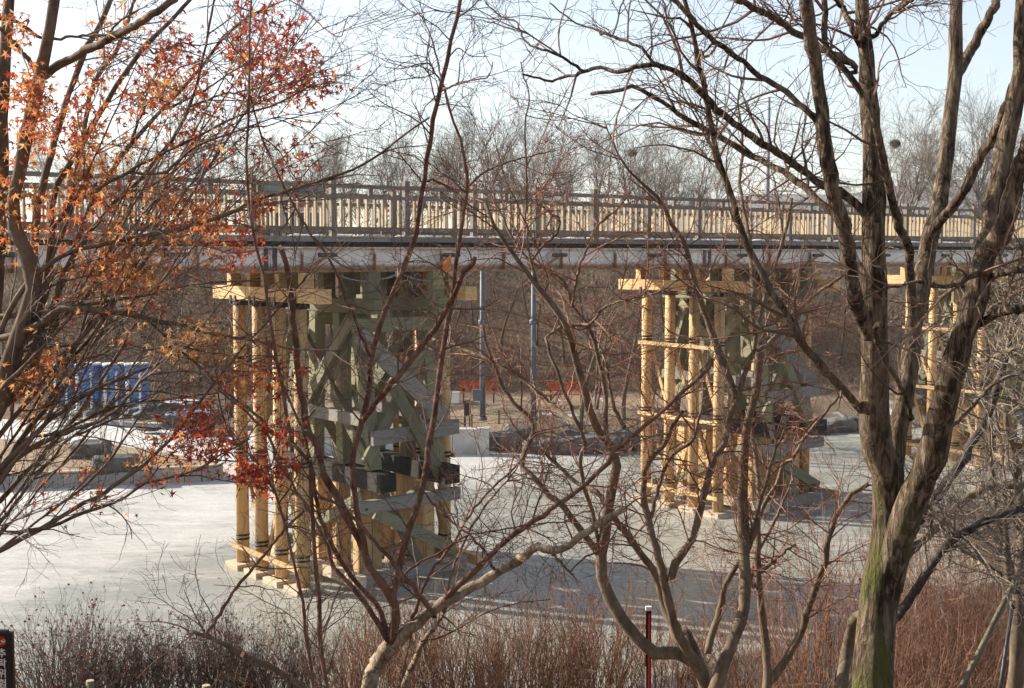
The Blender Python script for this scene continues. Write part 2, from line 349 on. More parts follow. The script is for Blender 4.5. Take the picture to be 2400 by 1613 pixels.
BOX_V = np.array([[x, y, z] for x in (-.5, .5) for y in (-.5, .5) for z in (-.5, .5)])
BOX_F = [(0, 1, 3, 2), (4, 6, 7, 5), (0, 4, 5, 1), (2, 3, 7, 6), (0, 2, 6, 4), (1, 5, 7, 3)]
_boxes = {}
def box_me(dx, dy, dz, mat):
    k = (round(dx, 3), round(dy, 3), round(dz, 3), mat)
    if k not in _boxes:
        _boxes[k] = mesh_np('box', BOX_V * np.array([dx, dy, dz]), BOX_F, mat)
    return _boxes[k]
def box(name, c, dims, mat, parent=None, rz=0.0):
    o = link(name, box_me(*dims, mat), parent)
    o.location = c; o.rotation_euler = (0, 0, rz)
    return o
def beam(name, p0, p1, w, h, mat, parent=None, roll=0.0):
    """squared timber from p0 to p1, w across, h deep; its own X axis is the grain"""
    p0, p1 = Vector(p0), Vector(p1); d = p1 - p0
    o = link(name, box_me(d.length, w, h, mat), parent)
    x = d.normalized(); up = Vector((0, 0, 1)) if abs(x.z) < 0.95 else Vector((0, 1, 0))
    y = up.cross(x).normalized(); z = x.cross(y)
    if roll: 
        q = Matrix.Rotation(roll, 3, x); y = q @ y; z = q @ z
    m = Matrix((x, y, z)).transposed().to_4x4(); m.translation = (p0 + p1) / 2
    o.matrix_local = m
    return o
_cyl = {}
def cyl_me(r0, r1, L, k, mat):
    key = (round(r0, 4), round(r1, 4), round(L, 3), k, mat)
    if key not in _cyl:
        bm = bmesh.new(); a = np.linspace(0, 2 * np.pi, k, endpoint=False)
        lo = [bm.verts.new((0, r0 * math.cos(t), r0 * math.sin(t))) for t in a]
        hi = [bm.verts.new((L, r1 * math.cos(t), r1 * math.sin(t))) for t in a]
        for i in range(k): bm.faces.new((lo[i], lo[(i + 1) % k], hi[(i + 1) % k], hi[i])).smooth = k > 8
        bm.faces.new(lo[::-1]); bm.faces.new(hi)
        me = bpy.data.meshes.new('cylinder_mesh'); bm.normal_update(); bm.to_mesh(me); bm.free(); me.materials.append(M[mat])
        _cyl[key] = me
    return _cyl[key]
def rod(name, p0, p1, r, mat, parent=None, k=12, r1=None):
    p0, p1 = Vector(p0), Vector(p1); d = p1 - p0
    o = link(name, cyl_me(r, r if r1 is None else r1, d.length, k, mat), parent)
    x = d.normalized(); up = Vector((0, 0, 1)) if abs(x.z) < 0.95 else Vector((0, 1, 0))
    y = up.cross(x).normalized(); z = x.cross(y)
    m = Matrix((x, y, z)).transposed().to_4x4(); m.translation = p0
    o.matrix_local = m
    return o

class Tubes:
    """many tapered tubes joined into one mesh; P (N,n,3) centre lines, Rr (N,n) radii"""
    def __init__(self): self.V, self.F, self.n = [], [], 0
    def add(self, P, Rr, k=3):
        P = np.asarray(P, float); Rr = np.asarray(Rr, float)
        if len(P) == 0: return
        Nn, n, _ = P.shape
        T = np.gradient(P, axis=1); T /= np.linalg.norm(T, axis=2, keepdims=True) + 1e-9
        D = P[:, -1] - P[:, 0]; D /= np.linalg.norm(D, axis=1, keepdims=True) + 1e-9
        ref = np.zeros((Nn, 3)); ref[np.arange(Nn), np.argmin(np.abs(D), axis=1)] = 1
        A = np.cross(T, ref[:, None, :]); A /= np.linalg.norm(A, axis=2, keepdims=True) + 1e-9
        B = np.cross(T, A)
        an = np.arange(k) * 2 * np.pi / k
        ring = A[:, :, None, :] * np.cos(an)[None, None, :, None] + B[:, :, None, :] * np.sin(an)[None, None, :, None]
        V = (P[:, :, None, :] + ring * Rr[:, :, None, None]).reshape(-1, 3)
        idx = np.arange(Nn * n * k).reshape(Nn, n, k)
        a = idx[:, :-1, :]; b = np.roll(a, -1, axis=2); c = idx[:, 1:, :]; d = np.roll(c, -1, axis=2)
        F = np.stack([a, c, d, b], -1).reshape(-1, 4)
        self.V.append(V); self.F.append(F + self.n); self.n += len(V)
    def tris(self): return sum(len(f) for f in self.F) * 2
    def mesh(self, name, mat, smooth=True):
        return mesh_np(name, np.concatenate(self.V), np.concatenate(self.F), mat, smooth)

def catmull(pts, n):
    pts = np.asarray(pts, float)
    if len(pts) == 2: pts = np.stack([pts[0], (pts[0] + pts[1]) / 2, pts[1]])
    P = np.concatenate([[2 * pts[0] - pts[1]], pts, [2 * pts[-1] - pts[-2]]])
    L = np.concatenate([[0], np.cumsum(np.linalg.norm(np.diff(pts[:, :3], axis=0), axis=1))])
    s = np.linspace(0, L[-1], n); out = np.zeros((n, pts.shape[1]))
    for i, q in enumerate(s):
        j = min(np.searchsorted(L, q, 'right') - 1, len(pts) - 2); j = max(j, 0)
        t = (q - L[j]) / max(L[j + 1] - L[j], 1e-9)
        p0, p1, p2, p3 = P[j], P[j + 1], P[j + 2], P[j + 3]
        out[i] = 0.5 * ((2 * p1) + (-p0 + p2) * t + (2 * p0 - 5 * p1 + 4 * p2 - p3) * t * t + (-p0 + 3 * p1 - 3 * p2 + p3) * t ** 3)
    return out

def grow(P, Rr, count, length, angle, rmax, tip, npts=5, wander=0.25, up=0.0, rlim=9.0, tmin=0.1, bias=None, rg=rng, lenfac=0.0):
    """side shoots sprouting from centre lines P"""
    Nn, n, _ = P.shape
    seg = np.linalg.norm(np.diff(P, axis=1), axis=2)
    tt = np.linspace(0, 1, n)[:-1]
    w = seg * (Rr[:, :-1] < rlim) * (tt[None] >= tmin)
    w = w.ravel(); 
    if w.sum() <= 0 or count <= 0: return np.zeros((0, npts, 3)), np.zeros((0, npts))
    pick = rg.choice(len(w), count, p=w / w.sum()); i, j = pick // (n - 1), pick % (n - 1)
    f = rg.random(count)[:, None]
    pos = P[i, j] * (1 - f) + P[i, j + 1] * f
    r0 = (Rr[i, j] * (1 - f[:, 0]) + Rr[i, j + 1] * f[:, 0])
    t = P[i, j + 1] - P[i, j]; t /= np.linalg.norm(t, axis=1, keepdims=True) + 1e-9
    q = rg.normal(size=(count, 3)); q -= t * np.sum(q * t, 1, keepdims=True); q /= np.linalg.norm(q, axis=1, keepdims=True) + 1e-9
    a = np.radians(rg.uniform(*angle, count))[:, None]
    d = t * np.cos(a) + q * np.sin(a)
    if bias is not None: d += np.asarray(bias)
    d[:, 2] += up; d /= np.linalg.norm(d, axis=1, keepdims=True)
    L = rg.uniform(*length, count) * (1 - lenfac * (j / (n - 1)))
    r0 = np.minimum(r0 * 0.7, rmax * (0.6 + 0.4 * rg.random(count)))
    C = np.zeros((count, npts, 3)); C[:, 0] = pos; step = (L / (npts - 1))[:, None]
    for s in range(1, npts):
        d = d + rg.normal(size=(count, 3)) * wander; d[:, 2] += up * 0.35
        d /= np.linalg.norm(d, axis=1, keepdims=True)
        C[:, s] = C[:, s - 1] + d * step
    lam = np.linspace(0, 1, npts)[None]
    RR = r0[:, None] * (1 - lam) + np.minimum(tip, r0)[:, None] * lam
    return C, RR

# ------------------------------------------------------------------ the ground, the pond
def shore_near(x): return 17 + 10.5 * sstep(5.5, 10.5, x)
def shore_far(x): return np.interp(x, [-60, -26, -12, -8, 1, 5, 13, 30, 60], [58, 55.5, 53.5, 47, 45.2, 46, 51, 56, 64])
def height(x, y):
    x = np.asarray(x, float); y = np.asarray(y, float)
    sn, sf = shore_near(x), shore_far(x)
    near = np.where(y < 10, 5.5 - 0.215 * np.maximum(y, -30), 3.35 * np.clip((sn - y) / (sn - 10), 0, 1) ** (1 + 0.9 * sstep(5, 9, x)) - np.clip(y - sn, 0, 2))
    b = y - sf
    far = np.where(b < 3, 0.33 * b, 1.0)
    foot = np.maximum(sf + 9, 57.5)
    hill = np.clip((y - foot) * 0.42, 0, None)
    hill = np.where(hill > 5.2, 5.2 + (1 - np.exp(-(hill - 5.2) / 0.9)) * 0.9, hill)
    far = far + hill
    h = np.where(y < (sn + sf) / 2, near, far)
    wob = 0.12 * np.sin(x * 1.3 + 2 * np.sin(y * .7)) * np.sin(y * 1.1) + 0.06 * np.sin(x * 3.1 + y * 2.3)
    h = np.maximum(h, -0.7) + np.where(h > 0.15, wob, 0)
    return h
def hz(x, y): return float(height(x, y))

xs = np.unique(np.concatenate([np.linspace(-2500, -80, 14), np.linspace(-80, -30, 30), np.linspace(-30, 40, 150), np.linspace(40, 90, 30), np.linspace(90, 2500, 14)]))
ys = np.unique(np.concatenate([np.linspace(-60, 0, 16), np.linspace(0, 30, 76), np.linspace(30, 44, 10), np.linspace(44, 82, 90), np.linspace(82, 140, 12), np.linspace(140, 3000, 14)]))
gx, gy = np.meshgrid(xs, ys)
gzv = height(gx, gy)
V = np.stack([gx, gy, gzv], -1).reshape(-1, 3); nx = len(xs)
ii = np.arange(len(ys) - 1)[:, None] * nx + np.arange(nx - 1)[None]
F = np.stack([ii, ii + 1, ii + nx + 1, ii + nx], -1).reshape(-1, 4)
tag(link('ground', mesh_np('ground', V, F, 'ground', True)), kind='structure')

V = np.array([[-120, 11, 0], [120, 11, 0], [120, 68, 0], [-120, 68, 0]], float)
tag(link('frozen_pond', mesh_np('frozen_pond', V, [(0, 1, 2, 3)], 'ice')), 'grey pond ice dusted with frost and snow under the bridge', kind='structure')

# far wooded ridge
rx = np.linspace(-1500, 2600, 120)
rh = 60 + 22 * np.sin(rx / 260) + 10 * np.sin(rx / 97 + 1) + 5 * np.sin(rx / 41)
rh = rh * (0.35 + 0.65 * sstep(-200, 500, rx))
V = np.concatenate([np.stack([rx, np.full_like(rx, 1500), np.full_like(rx, 0)], -1), np.stack([rx, np.full_like(rx, 1700), rh + 20], -1), np.stack([rx, np.full_like(rx, 2100), np.full_like(rx, 0)], -1)])
k = len(rx); a = np.arange(k - 1)
F = np.concatenate([np.stack([a, a + 1, a + k + 1, a + k], -1), np.stack([a + k, a + k + 1, a + 2 * k + 1, a + 2 * k], -1)])
tag(link('hills', mesh_np('hills', V, F, 'ridge', True)), kind='structure')

# ------------------------------------------------------------------ the bridge (X along it, Y away from the camera)
AZ = R(51.86); BX, BY = -4.4231, 26.4795
BROT = math.pi / 2 - AZ
SPAN, PSP = 12.778, 0.9366
bridge = empty('footbridge', (BX, BY, 0), BROT)
tag(bridge, 'long timber-railed footbridge on pale rust-stained steel girders across the pond', 'bridge')
X0, X1 = -18.0, 52.0
YN, YF = -0.30, 3.11
def girder_mesh(L):
    bm = MB()
    bm.box((L / 2, 0, 0.018), (L - .02, 0.24, 0.036)); bm.box((L / 2, 0, 0.53 - 0.018), (L - .02, 0.24, 0.034)); bm.box((L / 2, 0.0, 0.265), (L - .024, 0.02, 0.46))
    return bm.mesh('girder', 'girder')
class MB:
    def __init__(self): self.V, self.F, self.n = [], [], 0
    def box(self, c, d, rot=None):
        v = BOX_V * np.array(d)
        if rot is not None: v = v @ rot.T
        self.V.append(v + np.array(c)); self.F.append(np.array(BOX_F) + self.n); self.n += 8
    def mesh(self, name, mat): return mesh_np(name, np.concatenate(self.V), np.concatenate(self.F), mat)
GM = girder_mesh(SPAN)
stiff = box_me(0.02, 0.09, 0.455, 'girder')
spans = [-SPAN - 0.8, -0.8, SPAN - 0.8, 2 * SPAN - 0.8, 3 * SPAN - 0.8]
for gx0 in spans:
    for gyy in (YN + 0.06, 0.82, 1.99, YF - 0.06):
        g = link('girder', GM, bridge); g.location = (gx0, gyy, 6.76)
        if gyy < 0.5:
            for q in np.arange(0.7, SPAN - 0.3, 1.75):
                s = link('stiffener', stiff, g); s.location = (q, -0.058, 0.265)
            for q in (0.1, SPAN - 0.1):
                s = box('splice_plate', (q, -0.02, 0.265), (0.09, 0.03, 0.455), 'bolt', g)
    # outrigger brackets: a pipe under the deck edge and a flat strut down to the girder
    for q in np.arange(1.2, SPAN, 3.15):
        b = rod('bracket_pipe', (gx0 + q - 0.2, YN - 0.16, 7.12), (gx0 + q + 0.22, YN - 0.16, 7.12), 0.045, 'bolt', bridge, 8)
        beam('bracket_strut', (gx0 + q, YN - 0.16, 7.1), (gx0 + q - 0.42, YN - 0.09, 6.84), 0.02, 0.07, 'girder', bridge)
# deck and edge timbers
for j, xx in enumerate(np.arange(X0, X1, 4.0)):
    box('deck_bed', (xx + 2, (YN + YF) / 2, 7.345), (3.99, YF - YN + 0.16, 0.095), 'tar', bridge)
    box('edge_beam', (xx + 2, YN - 0.04, 7.452), (3.985, 0.15, 0.115), 'greyplank', bridge)
    box('edge_beam', (xx + 2, YF + 0.04, 7.452), (3.985, 0.15, 0.115), 'greyplank', bridge)
    box('kerb_board', (xx + 2, YN + 0.32, 7.60), (3.97, 0.06, 0.07), 'rail', bridge)
mb = MB()
for xx in np.arange(X0, X1, 0.21): mb.box((xx + 0.1, (YN + YF) / 2, 7.45 + 0.004 * math.sin(xx * 9)), (0.2, YF - YN - 0.10, 0.10))
link('deck', mb.mesh('deck', 'rail'), bridge)
# ridge of old snow left along the deck edge
tb = Tubes()
for q in range(120):
    xc = random.uniform(X0 + 1, X1 - 1); L = random.uniform(0.15, 0.8)
    p = np.stack([np.linspace(xc, xc + L, 6), np.full(6, YN + 0.02 + random.uniform(-.04, .14)), np.full(6, 7.513)], -1)[None]
    tb.add(p, (np.array([0.004, .03, .042, .038, .03, .004]) * random.uniform(.6, 1.1))[None], 6)
tag(link('snow', tb.mesh('snow', 'snow'), bridge), kind='stuff')

POST_DX = 1.83
BAL = box_me(0.045, 0.07, 0.60, 'baluster'); BAL.name = 'baluster'
bal_n = []
for side, yy in ((0, YN + 0.04), (1, YF - 0.04)):
    rl = empty('railing'); rl.parent = bridge
    inn = 1 if side == 0 else -1
    posts = np.arange(X0 + 0.35, X1, POST_DX)
    for q, px in enumerate(posts):
        box('post', (px, yy, 8.10), (0.12, 0.12, 1.2 + 0.05 * random.random()), 'rail', rl)
        mid = px + POST_DX / 2
        if q % 2 == 0:
            for zz, hh in ((8.56, 0.085), (8.335, 0.075), (7.67, 0.08)):
                box('rail', (px + POST_DX, yy - inn * 0.085, zz), (2 * POST_DX - 0.012, 0.05, hh), 'rail', rl)
        box('short_post', (mid, yy - inn * 0.02, 8.45), (0.10, 0.06, 0.15), 'rail', rl)
        for b in range(1, 9):
            bal_n.append((px + b * POST_DX / 9 + random.uniform(-.012, .012), yy - inn * 0.02, rl))
bal_n.sort(key=lambda t: abs(t[0] - 9) + (6 if t[1] > 1 else 0))
rest = {}
for q, (bx_, by_, rl) in enumerate(bal_n):
    if q < 296:
        o = link('baluster', BAL, rl); o.location = (bx_, by_, 8.005); o.rotation_euler = (0, 0, random.uniform(-.05, .05))
    else:
        rest.setdefault(rl.name, (rl, MB()))[1].box((bx_, by_, 8.005), (0.045, 0.07, 0.60))
for rl, mb in rest.values(): tag(link('balusters', mb.mesh('balusters', 'baluster'), rl), kind='stuff')

# grey cable looping below the girder
def sag(p0, p1, s, n=10):
    t = np.linspace(0, 1, n)[:, None]; p = np.asarray(p0) * (1 - t) + np.asarray(p1) * t; p[:, 2] -= s * 4 * t[:, 0] * (1 - t[:, 0]); return p
tb = Tubes()
for p0, p1, s in (((0.6, -.46, 6.72), (2.15, -.46, 6.73), 0.16), ((2.15, -.46, 6.73), (4.1, -.46, 6.7), 0.18), ((1.4, -.5, 6.7), (2.15, -.46, 6.73), 0.1), ((SPAN + 2.6, -.46, 6.7), (SPAN + 5.2, -.46, 6.72), 0.12)):
    tb.add(sag(p0, p1, s)[None], np.full((1, 10), 0.013), 6)
cb = link('cable', tb.mesh('cable', 'cable'), bridge)
box('junction_box', (2.15, -.46, 6.71), (0.12, 0.07, 0.12), 'whitepipe', bridge)

# ------------------------------------------------------------------ timber piers
def make_pier(idx):
    r = empty('timber_pier')
    ypos = [k * PSP for k in range(4)]
    for row, xr in ((0, 0.0), (1, 3.66)):
        sgn = -1 if row == 0 else 1
        for k, y in enumerate(ypos):
            pr = 0.15 if row == 0 else 0.145
            p = rod('pile', (xr, y, 0.125), (xr, y, 6.0), pr, 'pile', r, 18, pr * 0.97)
            p['label'] = 'new round timber pile'
            for zs in ((0.52, 2.52, 4.55) if row == 0 else (0.5, 2.4)):
                for dz in (0, 0.085):
                    s = link('strap', cyl_me(pr + 0.008, pr + 0.008, 0.045, 18, 'strap'), p); s.location = (zs + dz + 0.02 * math.sin(k * 3 + zs), 0, 0)
            box('pile_cap', (xr, y, 6.06), (0.30, 0.30, 0.12), 'tar', r)
            for q in (0, 1):
                box('footing_pad', (xr + 0.01 * q, y + 0.012 * q, 0.03 + 0.062 * q), (0.62, 0.62 - 0.01 * q, 0.058), 'ply', r, 0.03 * (k % 2) - .015 * q)
            for dy in (-0.1, 0.12):
                box('angle_bracket', (xr + sgn * 0.165, y + dy, 6.13), (0.02, 0.07, 0.18), 'bolt', r)
        box('cap_beam', (xr, 1.405, 6.275), (0.30, 4.92, 0.30), 'pile', r) if False else beam('cap_beam', (xr, -1.05, 6.275), (xr, 3.86, 6.275), 0.30, 0.30, 'pile', r)
        for k, y in enumerate((-0.28, 0.75, 1.4, 2.1, 3.05)):
            box('packing_block', (xr, y, 6.59), (0.26, 0.2, 0.325), 'pile', r)
        # rails strapped along the row, and light struts zig-zagging between the piles
        for zs in (0.50, 2.56, 4.6):
            if (row == 1 and zs > 4) or (idx == 0 and row == 0 and zs > 1): continue
            beam('tie_rail', (xr + sgn * 0.185, -0.15, zs), (xr + sgn * 0.185, 2.96, zs + 0.02), 0.05, 0.10, 'pile', r)
        for k in range(3):
            ya, yb = ypos[k] + 0.05, ypos[k + 1] - 0.05
            for lo, hi in (((0.3, 2.5), (2.5, 4.6)) if row == 0 and idx else ((0.3, 2.4),)):
                if (k + int(lo)) % 2: ya, yb = yb, ya
                beam('strut', (xr + 0.1, ya, lo), (xr + 0.1, yb, hi), 0.05, 0.09, 'pile', r)
    # two old bents standing on tarred sills
    for bi, xb in enumerate((1.5, 3.16)):
        for k, y in enumerate((0.05, 0.93, 1.87, 2.75)):
            beam('sill_post', (xb, y, 0.2), (xb, y, 2.1), 0.30, 0.30, 'pile', r)
            if k % 2 == bi % 2:
                beam('sill_post', (xb + 0.33, y + 0.05, 0.2), (xb + 0.33, y + 0.05, 2.1), 0.24, 0.26, 'pile', r)
            box('footing_pad', (xb, y, 0.09), (0.7, 0.6, 0.13), 'ply', r)
        sy = -1.02
        beam('sill_beam', (xb, sy, 2.30), (xb, 3.8, 2.30), 0.40, 0.39, 'tar', r)
        for k, (yb, yt) in enumerate(((-0.42, 0.12), (0.75, 0.88), (2.05, 1.93), (3.2, 2.7))):
            beam('leg', (xb, yb, 2.5), (xb, yt, 5.86), 0.27, 0.27, 'green', r)
        beam('bent_cap', (xb, -0.75, 6.02), (xb, 3.55, 6.02), 0.30, 0.31, 'green', r)
        for y in (-0.4, 0.6, 1.5, 2.4, 3.1): box('packing_block', (xb, y, 6.465), (0.3, 0.26, 0.57), 'green', r)
        for f in (-1,):
            beam('brace', (xb + f * 0.175, -0.45, 2.75), (xb + f * 0.175, 2.75, 5.75), 0.075, 0.27, 'green', r)
            beam('brace', (xb + f * 0.255, 3.15, 2.75), (xb + f * 0.255, 0.05, 5.75), 0.075, 0.27, 'green', r)
            beam('brace', (xb + f * 0.20, -0.3, 1.95), (xb + f * 0.20, 2.8, 0.5), 0.075, 0.24, 'green', r)
        beam('girt', (xb - 0.36, -0.65, 3.62), (xb - 0.36, 3.3, 3.62), 0.09, 0.25, 'greyplank', r)
    # bracing from bent to bent, near and far side
    for yy, s in ((-0.28, -1), (2.98, 1)):
        beam('girt', (1.05, yy + s * .07, 5.62), (3.5, yy + s * .07, 5.62), 0.08, 0.30, 'green', r)
        beam('girt', (1.35, yy + s * .34, 3.22), (3.6, yy + s * .34, 3.30), 0.10, 0.32, 'greyplank', r)
        beam('brace', (1.15, yy + s * .17, 5.45), (3.3, yy + s * .27, 3.5), 0.08, 0.36, 'greyplank', r)
        beam('brace', (1.25, yy + s * .26, 2.7), (3.1, yy + s * .06, 5.45), 0.08, 0.26, 'green', r)
        beam('brace', (1.85, yy + s * .44, 4.3), (3.1, yy + s * .44, 2.2), 0.09, 0.26, 'green', r)
        beam('tie_beam', (0.95, yy + s * .42, 1.78), (3.55, yy + s * .42, 1.82), 0.16, 0.27, 'greyplank', r)
        beam('brace', (1.4, yy + s * .36, 1.62), (3.5, yy + s * .36, 0.52), 0.08, 0.27, 'green', r)
        beam('brace', (1.65, yy + s * .27, 2.0), (2.6, yy + s * .27, 0.35), 0.10, 0.22, 'green', r)
        beam('ground_sill', (0.95, yy + s * .6, 0.30), (3.6, yy + s * .6, 0.30), 0.15, 0.26, 'greyplank', r)
        for bxx, bz in ((1.0, 5.5), (2.8, 3.5), (1.1, 1.75), (3.2, 0.6), (1.15, .32), (3.4, .32)):
            rod('bolt', (bxx, yy + s * .30, bz), (bxx, yy + s * (.50 if bz < 5 else .3) + s * .02, bz), 0.03, 'bolt', r, 8)
    beam('ground_sill', (0.82, -1.05, 0.28), (0.82, 2.9, 0.28), 0.2, 0.24, 'ply', r)
    beam('ground_sill', (3.98, -0.95, 0.26), (3.98, 3.0, 0.26), 0.16, 0.22, 'pile', r)
    beam('longitudinal_brace', (0.15, 2.3, 3.0), (1.15, 2.3, 5.6), 0.09, 0.2, 'green', r)
    return r
def copy_tree(o, parent=None):
    c = o.copy(); COL.objects.link(c); c.parent = parent
    for ch in list(o.children): copy_tree(ch, c)
    return c
u = np.array([math.sin(AZ), math.cos(AZ)])
PL = ['nearest timber pier, left one in the pond, with black sill ends sticking out',
      'middle timber pier, second from the left, standing in the ice',
      'farthest timber pier, half hidden behind the thick-trunked tree on the right']
for k in range(3):
    o = make_pier(k)
    o.location = (BX + u[0] * SPAN * k, BY + u[1] * SPAN * k, 0); o.rotation_euler = (0, 0, BROT)
    tag(o, PL[k], 'pier', 'timber piers under the footbridge')

# ------------------------------------------------------------------ far bank: terrace, tanks, rocks, walls, benches, lamps
def rock_mesh(seed, dims, flat=0.35):
    bm = bmesh.new(); bmesh.ops.create_icosphere(bm, subdivisions=3, radius=1.0); o = Vector((seed * 7.3, seed * 3.1, 0))
    for v in bm.verts:
        c = v.co.normalized(); c = Vector([math.copysign(abs(t) ** 0.5, t) for t in c])
        n = mnoise.noise(c * 1.1 + o) * 0.20 + mnoise.noise(c * 3.1 + o) * 0.09 + mnoise.noise(c * 7 + o) * 0.04
        v.co = Vector((c.x * dims[0] / 2, c.y * dims[1] / 2, c.z * dims[2] / 2)) * (1 + n) * 0.95
    for f in bm.faces: f.smooth = random.random() < 0.0
    me = bpy.data.meshes.new('boulder'); bm.normal_update(); bm.to_mesh(me); bm.free(); me.materials.append(M['rock']); return me
_rs = [0]
def rock(px, py, D, w, h, label, group, z=None, snow=False, rz=None, d=None):
    _rs[0] += 1
    p = at(px, py, D) if z is None else on_ground(px, py, z)
    o = link('boulder', rock_mesh(_rs[0], (w, d or w * 0.75, h * 1.35)))
    o.location = (p[0], p[1], p[2] + h * 0.42); o.rotation_euler = (0, 0, random.uniform(-.4, .4) if rz is None else rz)
    tag(o, label, 'rock', group)
    if snow:
        me = o.data.copy(); bm = bmesh.new(); bm.from_mesh(me)
        bmesh.ops.delete(bm, geom=[f for f in bm.faces if f.normal.z < 0.62 or f.calc_center_median().z < h * 0.25 or mnoise.noise(f.calc_center_median() * 2.2 + Vector((_rs[0], 0, 0))) < -0.22], context='FACES')
        for v in bm.verts: v.co += v.normal * 0.012 + Vector((0, 0, 0.035))
        bm.to_mesh(me); bm.free(); me.materials.clear(); me.materials.append(M['snow'])
        if len(me.polygons): 
            s = link('snow_cap', me, o); sm = s.modifiers.new('t', 'SOLIDIFY'); sm.thickness = 0.06
    return o

# terrace spit with vertical panels
tw = empty('retaining_wall', (-14, 39, 0)); tag(tw, 'low grey retaining wall of upright panels edging the dry terrace', 'wall')
line = [np.array(p) for p in ((-9.3, 40.2), (-9.8, 39.7), (-15.3, 38.3), (-27, 36.6))]
TZ = 0.44
def inv(o): keep_world(o, (-14, 39, 0)); return o
for a, b in zip(line[:-1], line[1:]):
    d = b - a; L = np.linalg.norm(d); n = max(1, int(round(L / 0.5))); ang = math.atan2(d[1], d[0])
    for k in range(n):
        c = a + d * ((k + .5) / n)
        inv(box('panel', (c[0], c[1], TZ / 2 - 0.05 + random.uniform(-.006, .006)), (L / n - 0.016, 0.10, TZ + 0.06), 'wallpanel', tw, ang + random.uniform(-.012, .012)))
    c = (a + b) / 2; inv(box('coping', (c[0], c[1] + 0.05, TZ + 0.035), (L, 0.26, 0.05), 'coping', tw, ang))
back = [np.array(p) for p in ((-9.3, 40.35), (-11.0, 41.9), (-13.8, 44.2), (-20, 46.2), (-28, 47.5))]
for a, b in zip(back[:-1], back[1:]):
    d = b - a; L = np.linalg.norm(d); ang = math.atan2(d[1], d[0]); n = max(1, int(round(L / 0.55)))
    for k in range(n):
        c = a + d * ((k + .5) / n); inv(box('panel', (c[0], c[1], TZ / 2 - 0.02), (L / n - .014, 0.10, TZ + .1), 'coping', tw, ang))
poly = [(-9.4, 40.3)] + [tuple(p) for p in line[1:]] + [tuple(p) for p in back[::-1][:-1]]
me = bpy.data.meshes.new('terrace'); me.from_pydata([(x, y, TZ + 0.03) for x, y in poly], [], [list(range(len(poly)))[::-1]]); me.update()
me.materials.append(simple('terrace_soil', (0.20, 0.14, 0.085), (0.36, 0.27, 0.18), 9, 0.95, 0.6, 0.04, coord='World'))
tag(link('terrace', me), kind='structure')
tb = Tubes(); q = 900
px_ = rng.uniform(-20, -9.8, q); py_ = 38.4 + rng.uniform(0.2, 5.5, q) * sstep(-8.8, -13.5, px_)
P = np.zeros((q, 3, 3)); P[:, 0] = np.stack([px_, py_, np.full(q, TZ)], -1); P[:, 1] = P[:, 0] + rng.normal(size=(q, 3)) * .05 + np.array([0, 0, .09]); P[:, 2] = P[:, 1] + rng.normal(size=(q, 3)) * .07 + np.array([0, 0, .05])
tb.add(P, np.tile([.006, .005, .002], (q, 1)), 3)
tag(link('dry_grass', tb.mesh('dry_grass', 'drygrass')), 'short dry grass on the terrace beside the two boulders', 'grass', kind='stuff')
rock(213, 1074, 0, 1.35, 0.56, 'square dark boulder, the farther of two on the dry terrace', 'boulders on the terrace', z=TZ, rz=0.1, d=.9)
rock(270, 1101, 0, 1.5, 0.44, 'long low dark boulder, the nearer of two on the dry terrace', 'boulders on the terrace', z=TZ, rz=0.25, d=.8)

# blue tanks with white pipes
tanks = [(152, 46, 54.6), (208, 60, 54.0), (268, 50, 53.8), (322, 55, 53.4)]
TLAB = ['leftmost blue water tank, partly behind orange leaves', 'second blue water tank from the left in the row', 'third blue water tank from the left in the row', 'rightmost blue water tank with two white pipes on its side']
for k, (cx, w, D) in enumerate(tanks):
    base = at(cx, 938 + k * 2, D); top = at(cx, 853, D); rr = w / 2 / FOC * D
    t = empty('water_tank', base); tag(t, TLAB[k], 'tank', 'blue water tanks on the far bank')
    H = top[2] - base[2]
    bm = bmesh.new(); prof = [(0.0, 0.0), (0.93, 0.0), (0.98, 0.05), (1.0, .3), (1.015, .32), (1.0, .35), (1.0, .62), (1.015, .64), (1.0, .67), (0.995, .95), (1.03, .955), (1.03, .985), (0.0, .985)]
    rings = [[bm.verts.new((rr * a * math.cos(s), rr * a * math.sin(s), z * H)) for s in np.linspace(0, 2 * np.pi, 24, endpoint=False)] for a, z in prof[1:-1]]
    for r0, r1 in zip(rings[:-1], rings[1:]):
        for i in range(24): bm.faces.new((r0[i], r0[(i + 1) % 24], r1[(i + 1) % 24], r1[i])).smooth = True
    bm.faces.new(rings[0][::-1]); bm.faces.new(rings[-1])
    me = bpy.data.meshes.new('tank_body'); bm.to_mesh(me); bm.free(); me.materials.append(M['bluetank'])
    link('tank_body', me, t)
    l = link('lid', cyl_me(rr * 1.05, rr * 1.0, 0.06, 24, 'lid'), t); l.location = (0, 0, H * .988); l.rotation_euler = (0, -math.pi / 2, 0)
    for s, (dx, zt) in enumerate(((-0.38, 0.72), (0.42, 0.8))):
        tb = Tubes(); x = dx * rr * 1.3; yq = -math.sqrt(max(0, rr ** 2 - min(abs(x), rr * .9) ** 2)) - 0.1
        zb = -base[2] + 0.02
        pts = np.array([(x, yq + .12, zt * H), (x, yq, zt * H - .02), (x, yq, zt * H - .1), (x, yq, -0.25), (x - .05, yq - .03, -0.33), (x - .22, yq - .1, -0.40), (x - .28, yq - .12, -0.48), (x - .28, yq - .12, zb)])
        tb.add(pts[None], np.full((1, len(pts)), 0.075 if s == 0 else 0.05), 10)
        link('pipe', tb.mesh('pipe', 'whitepipe'), t)
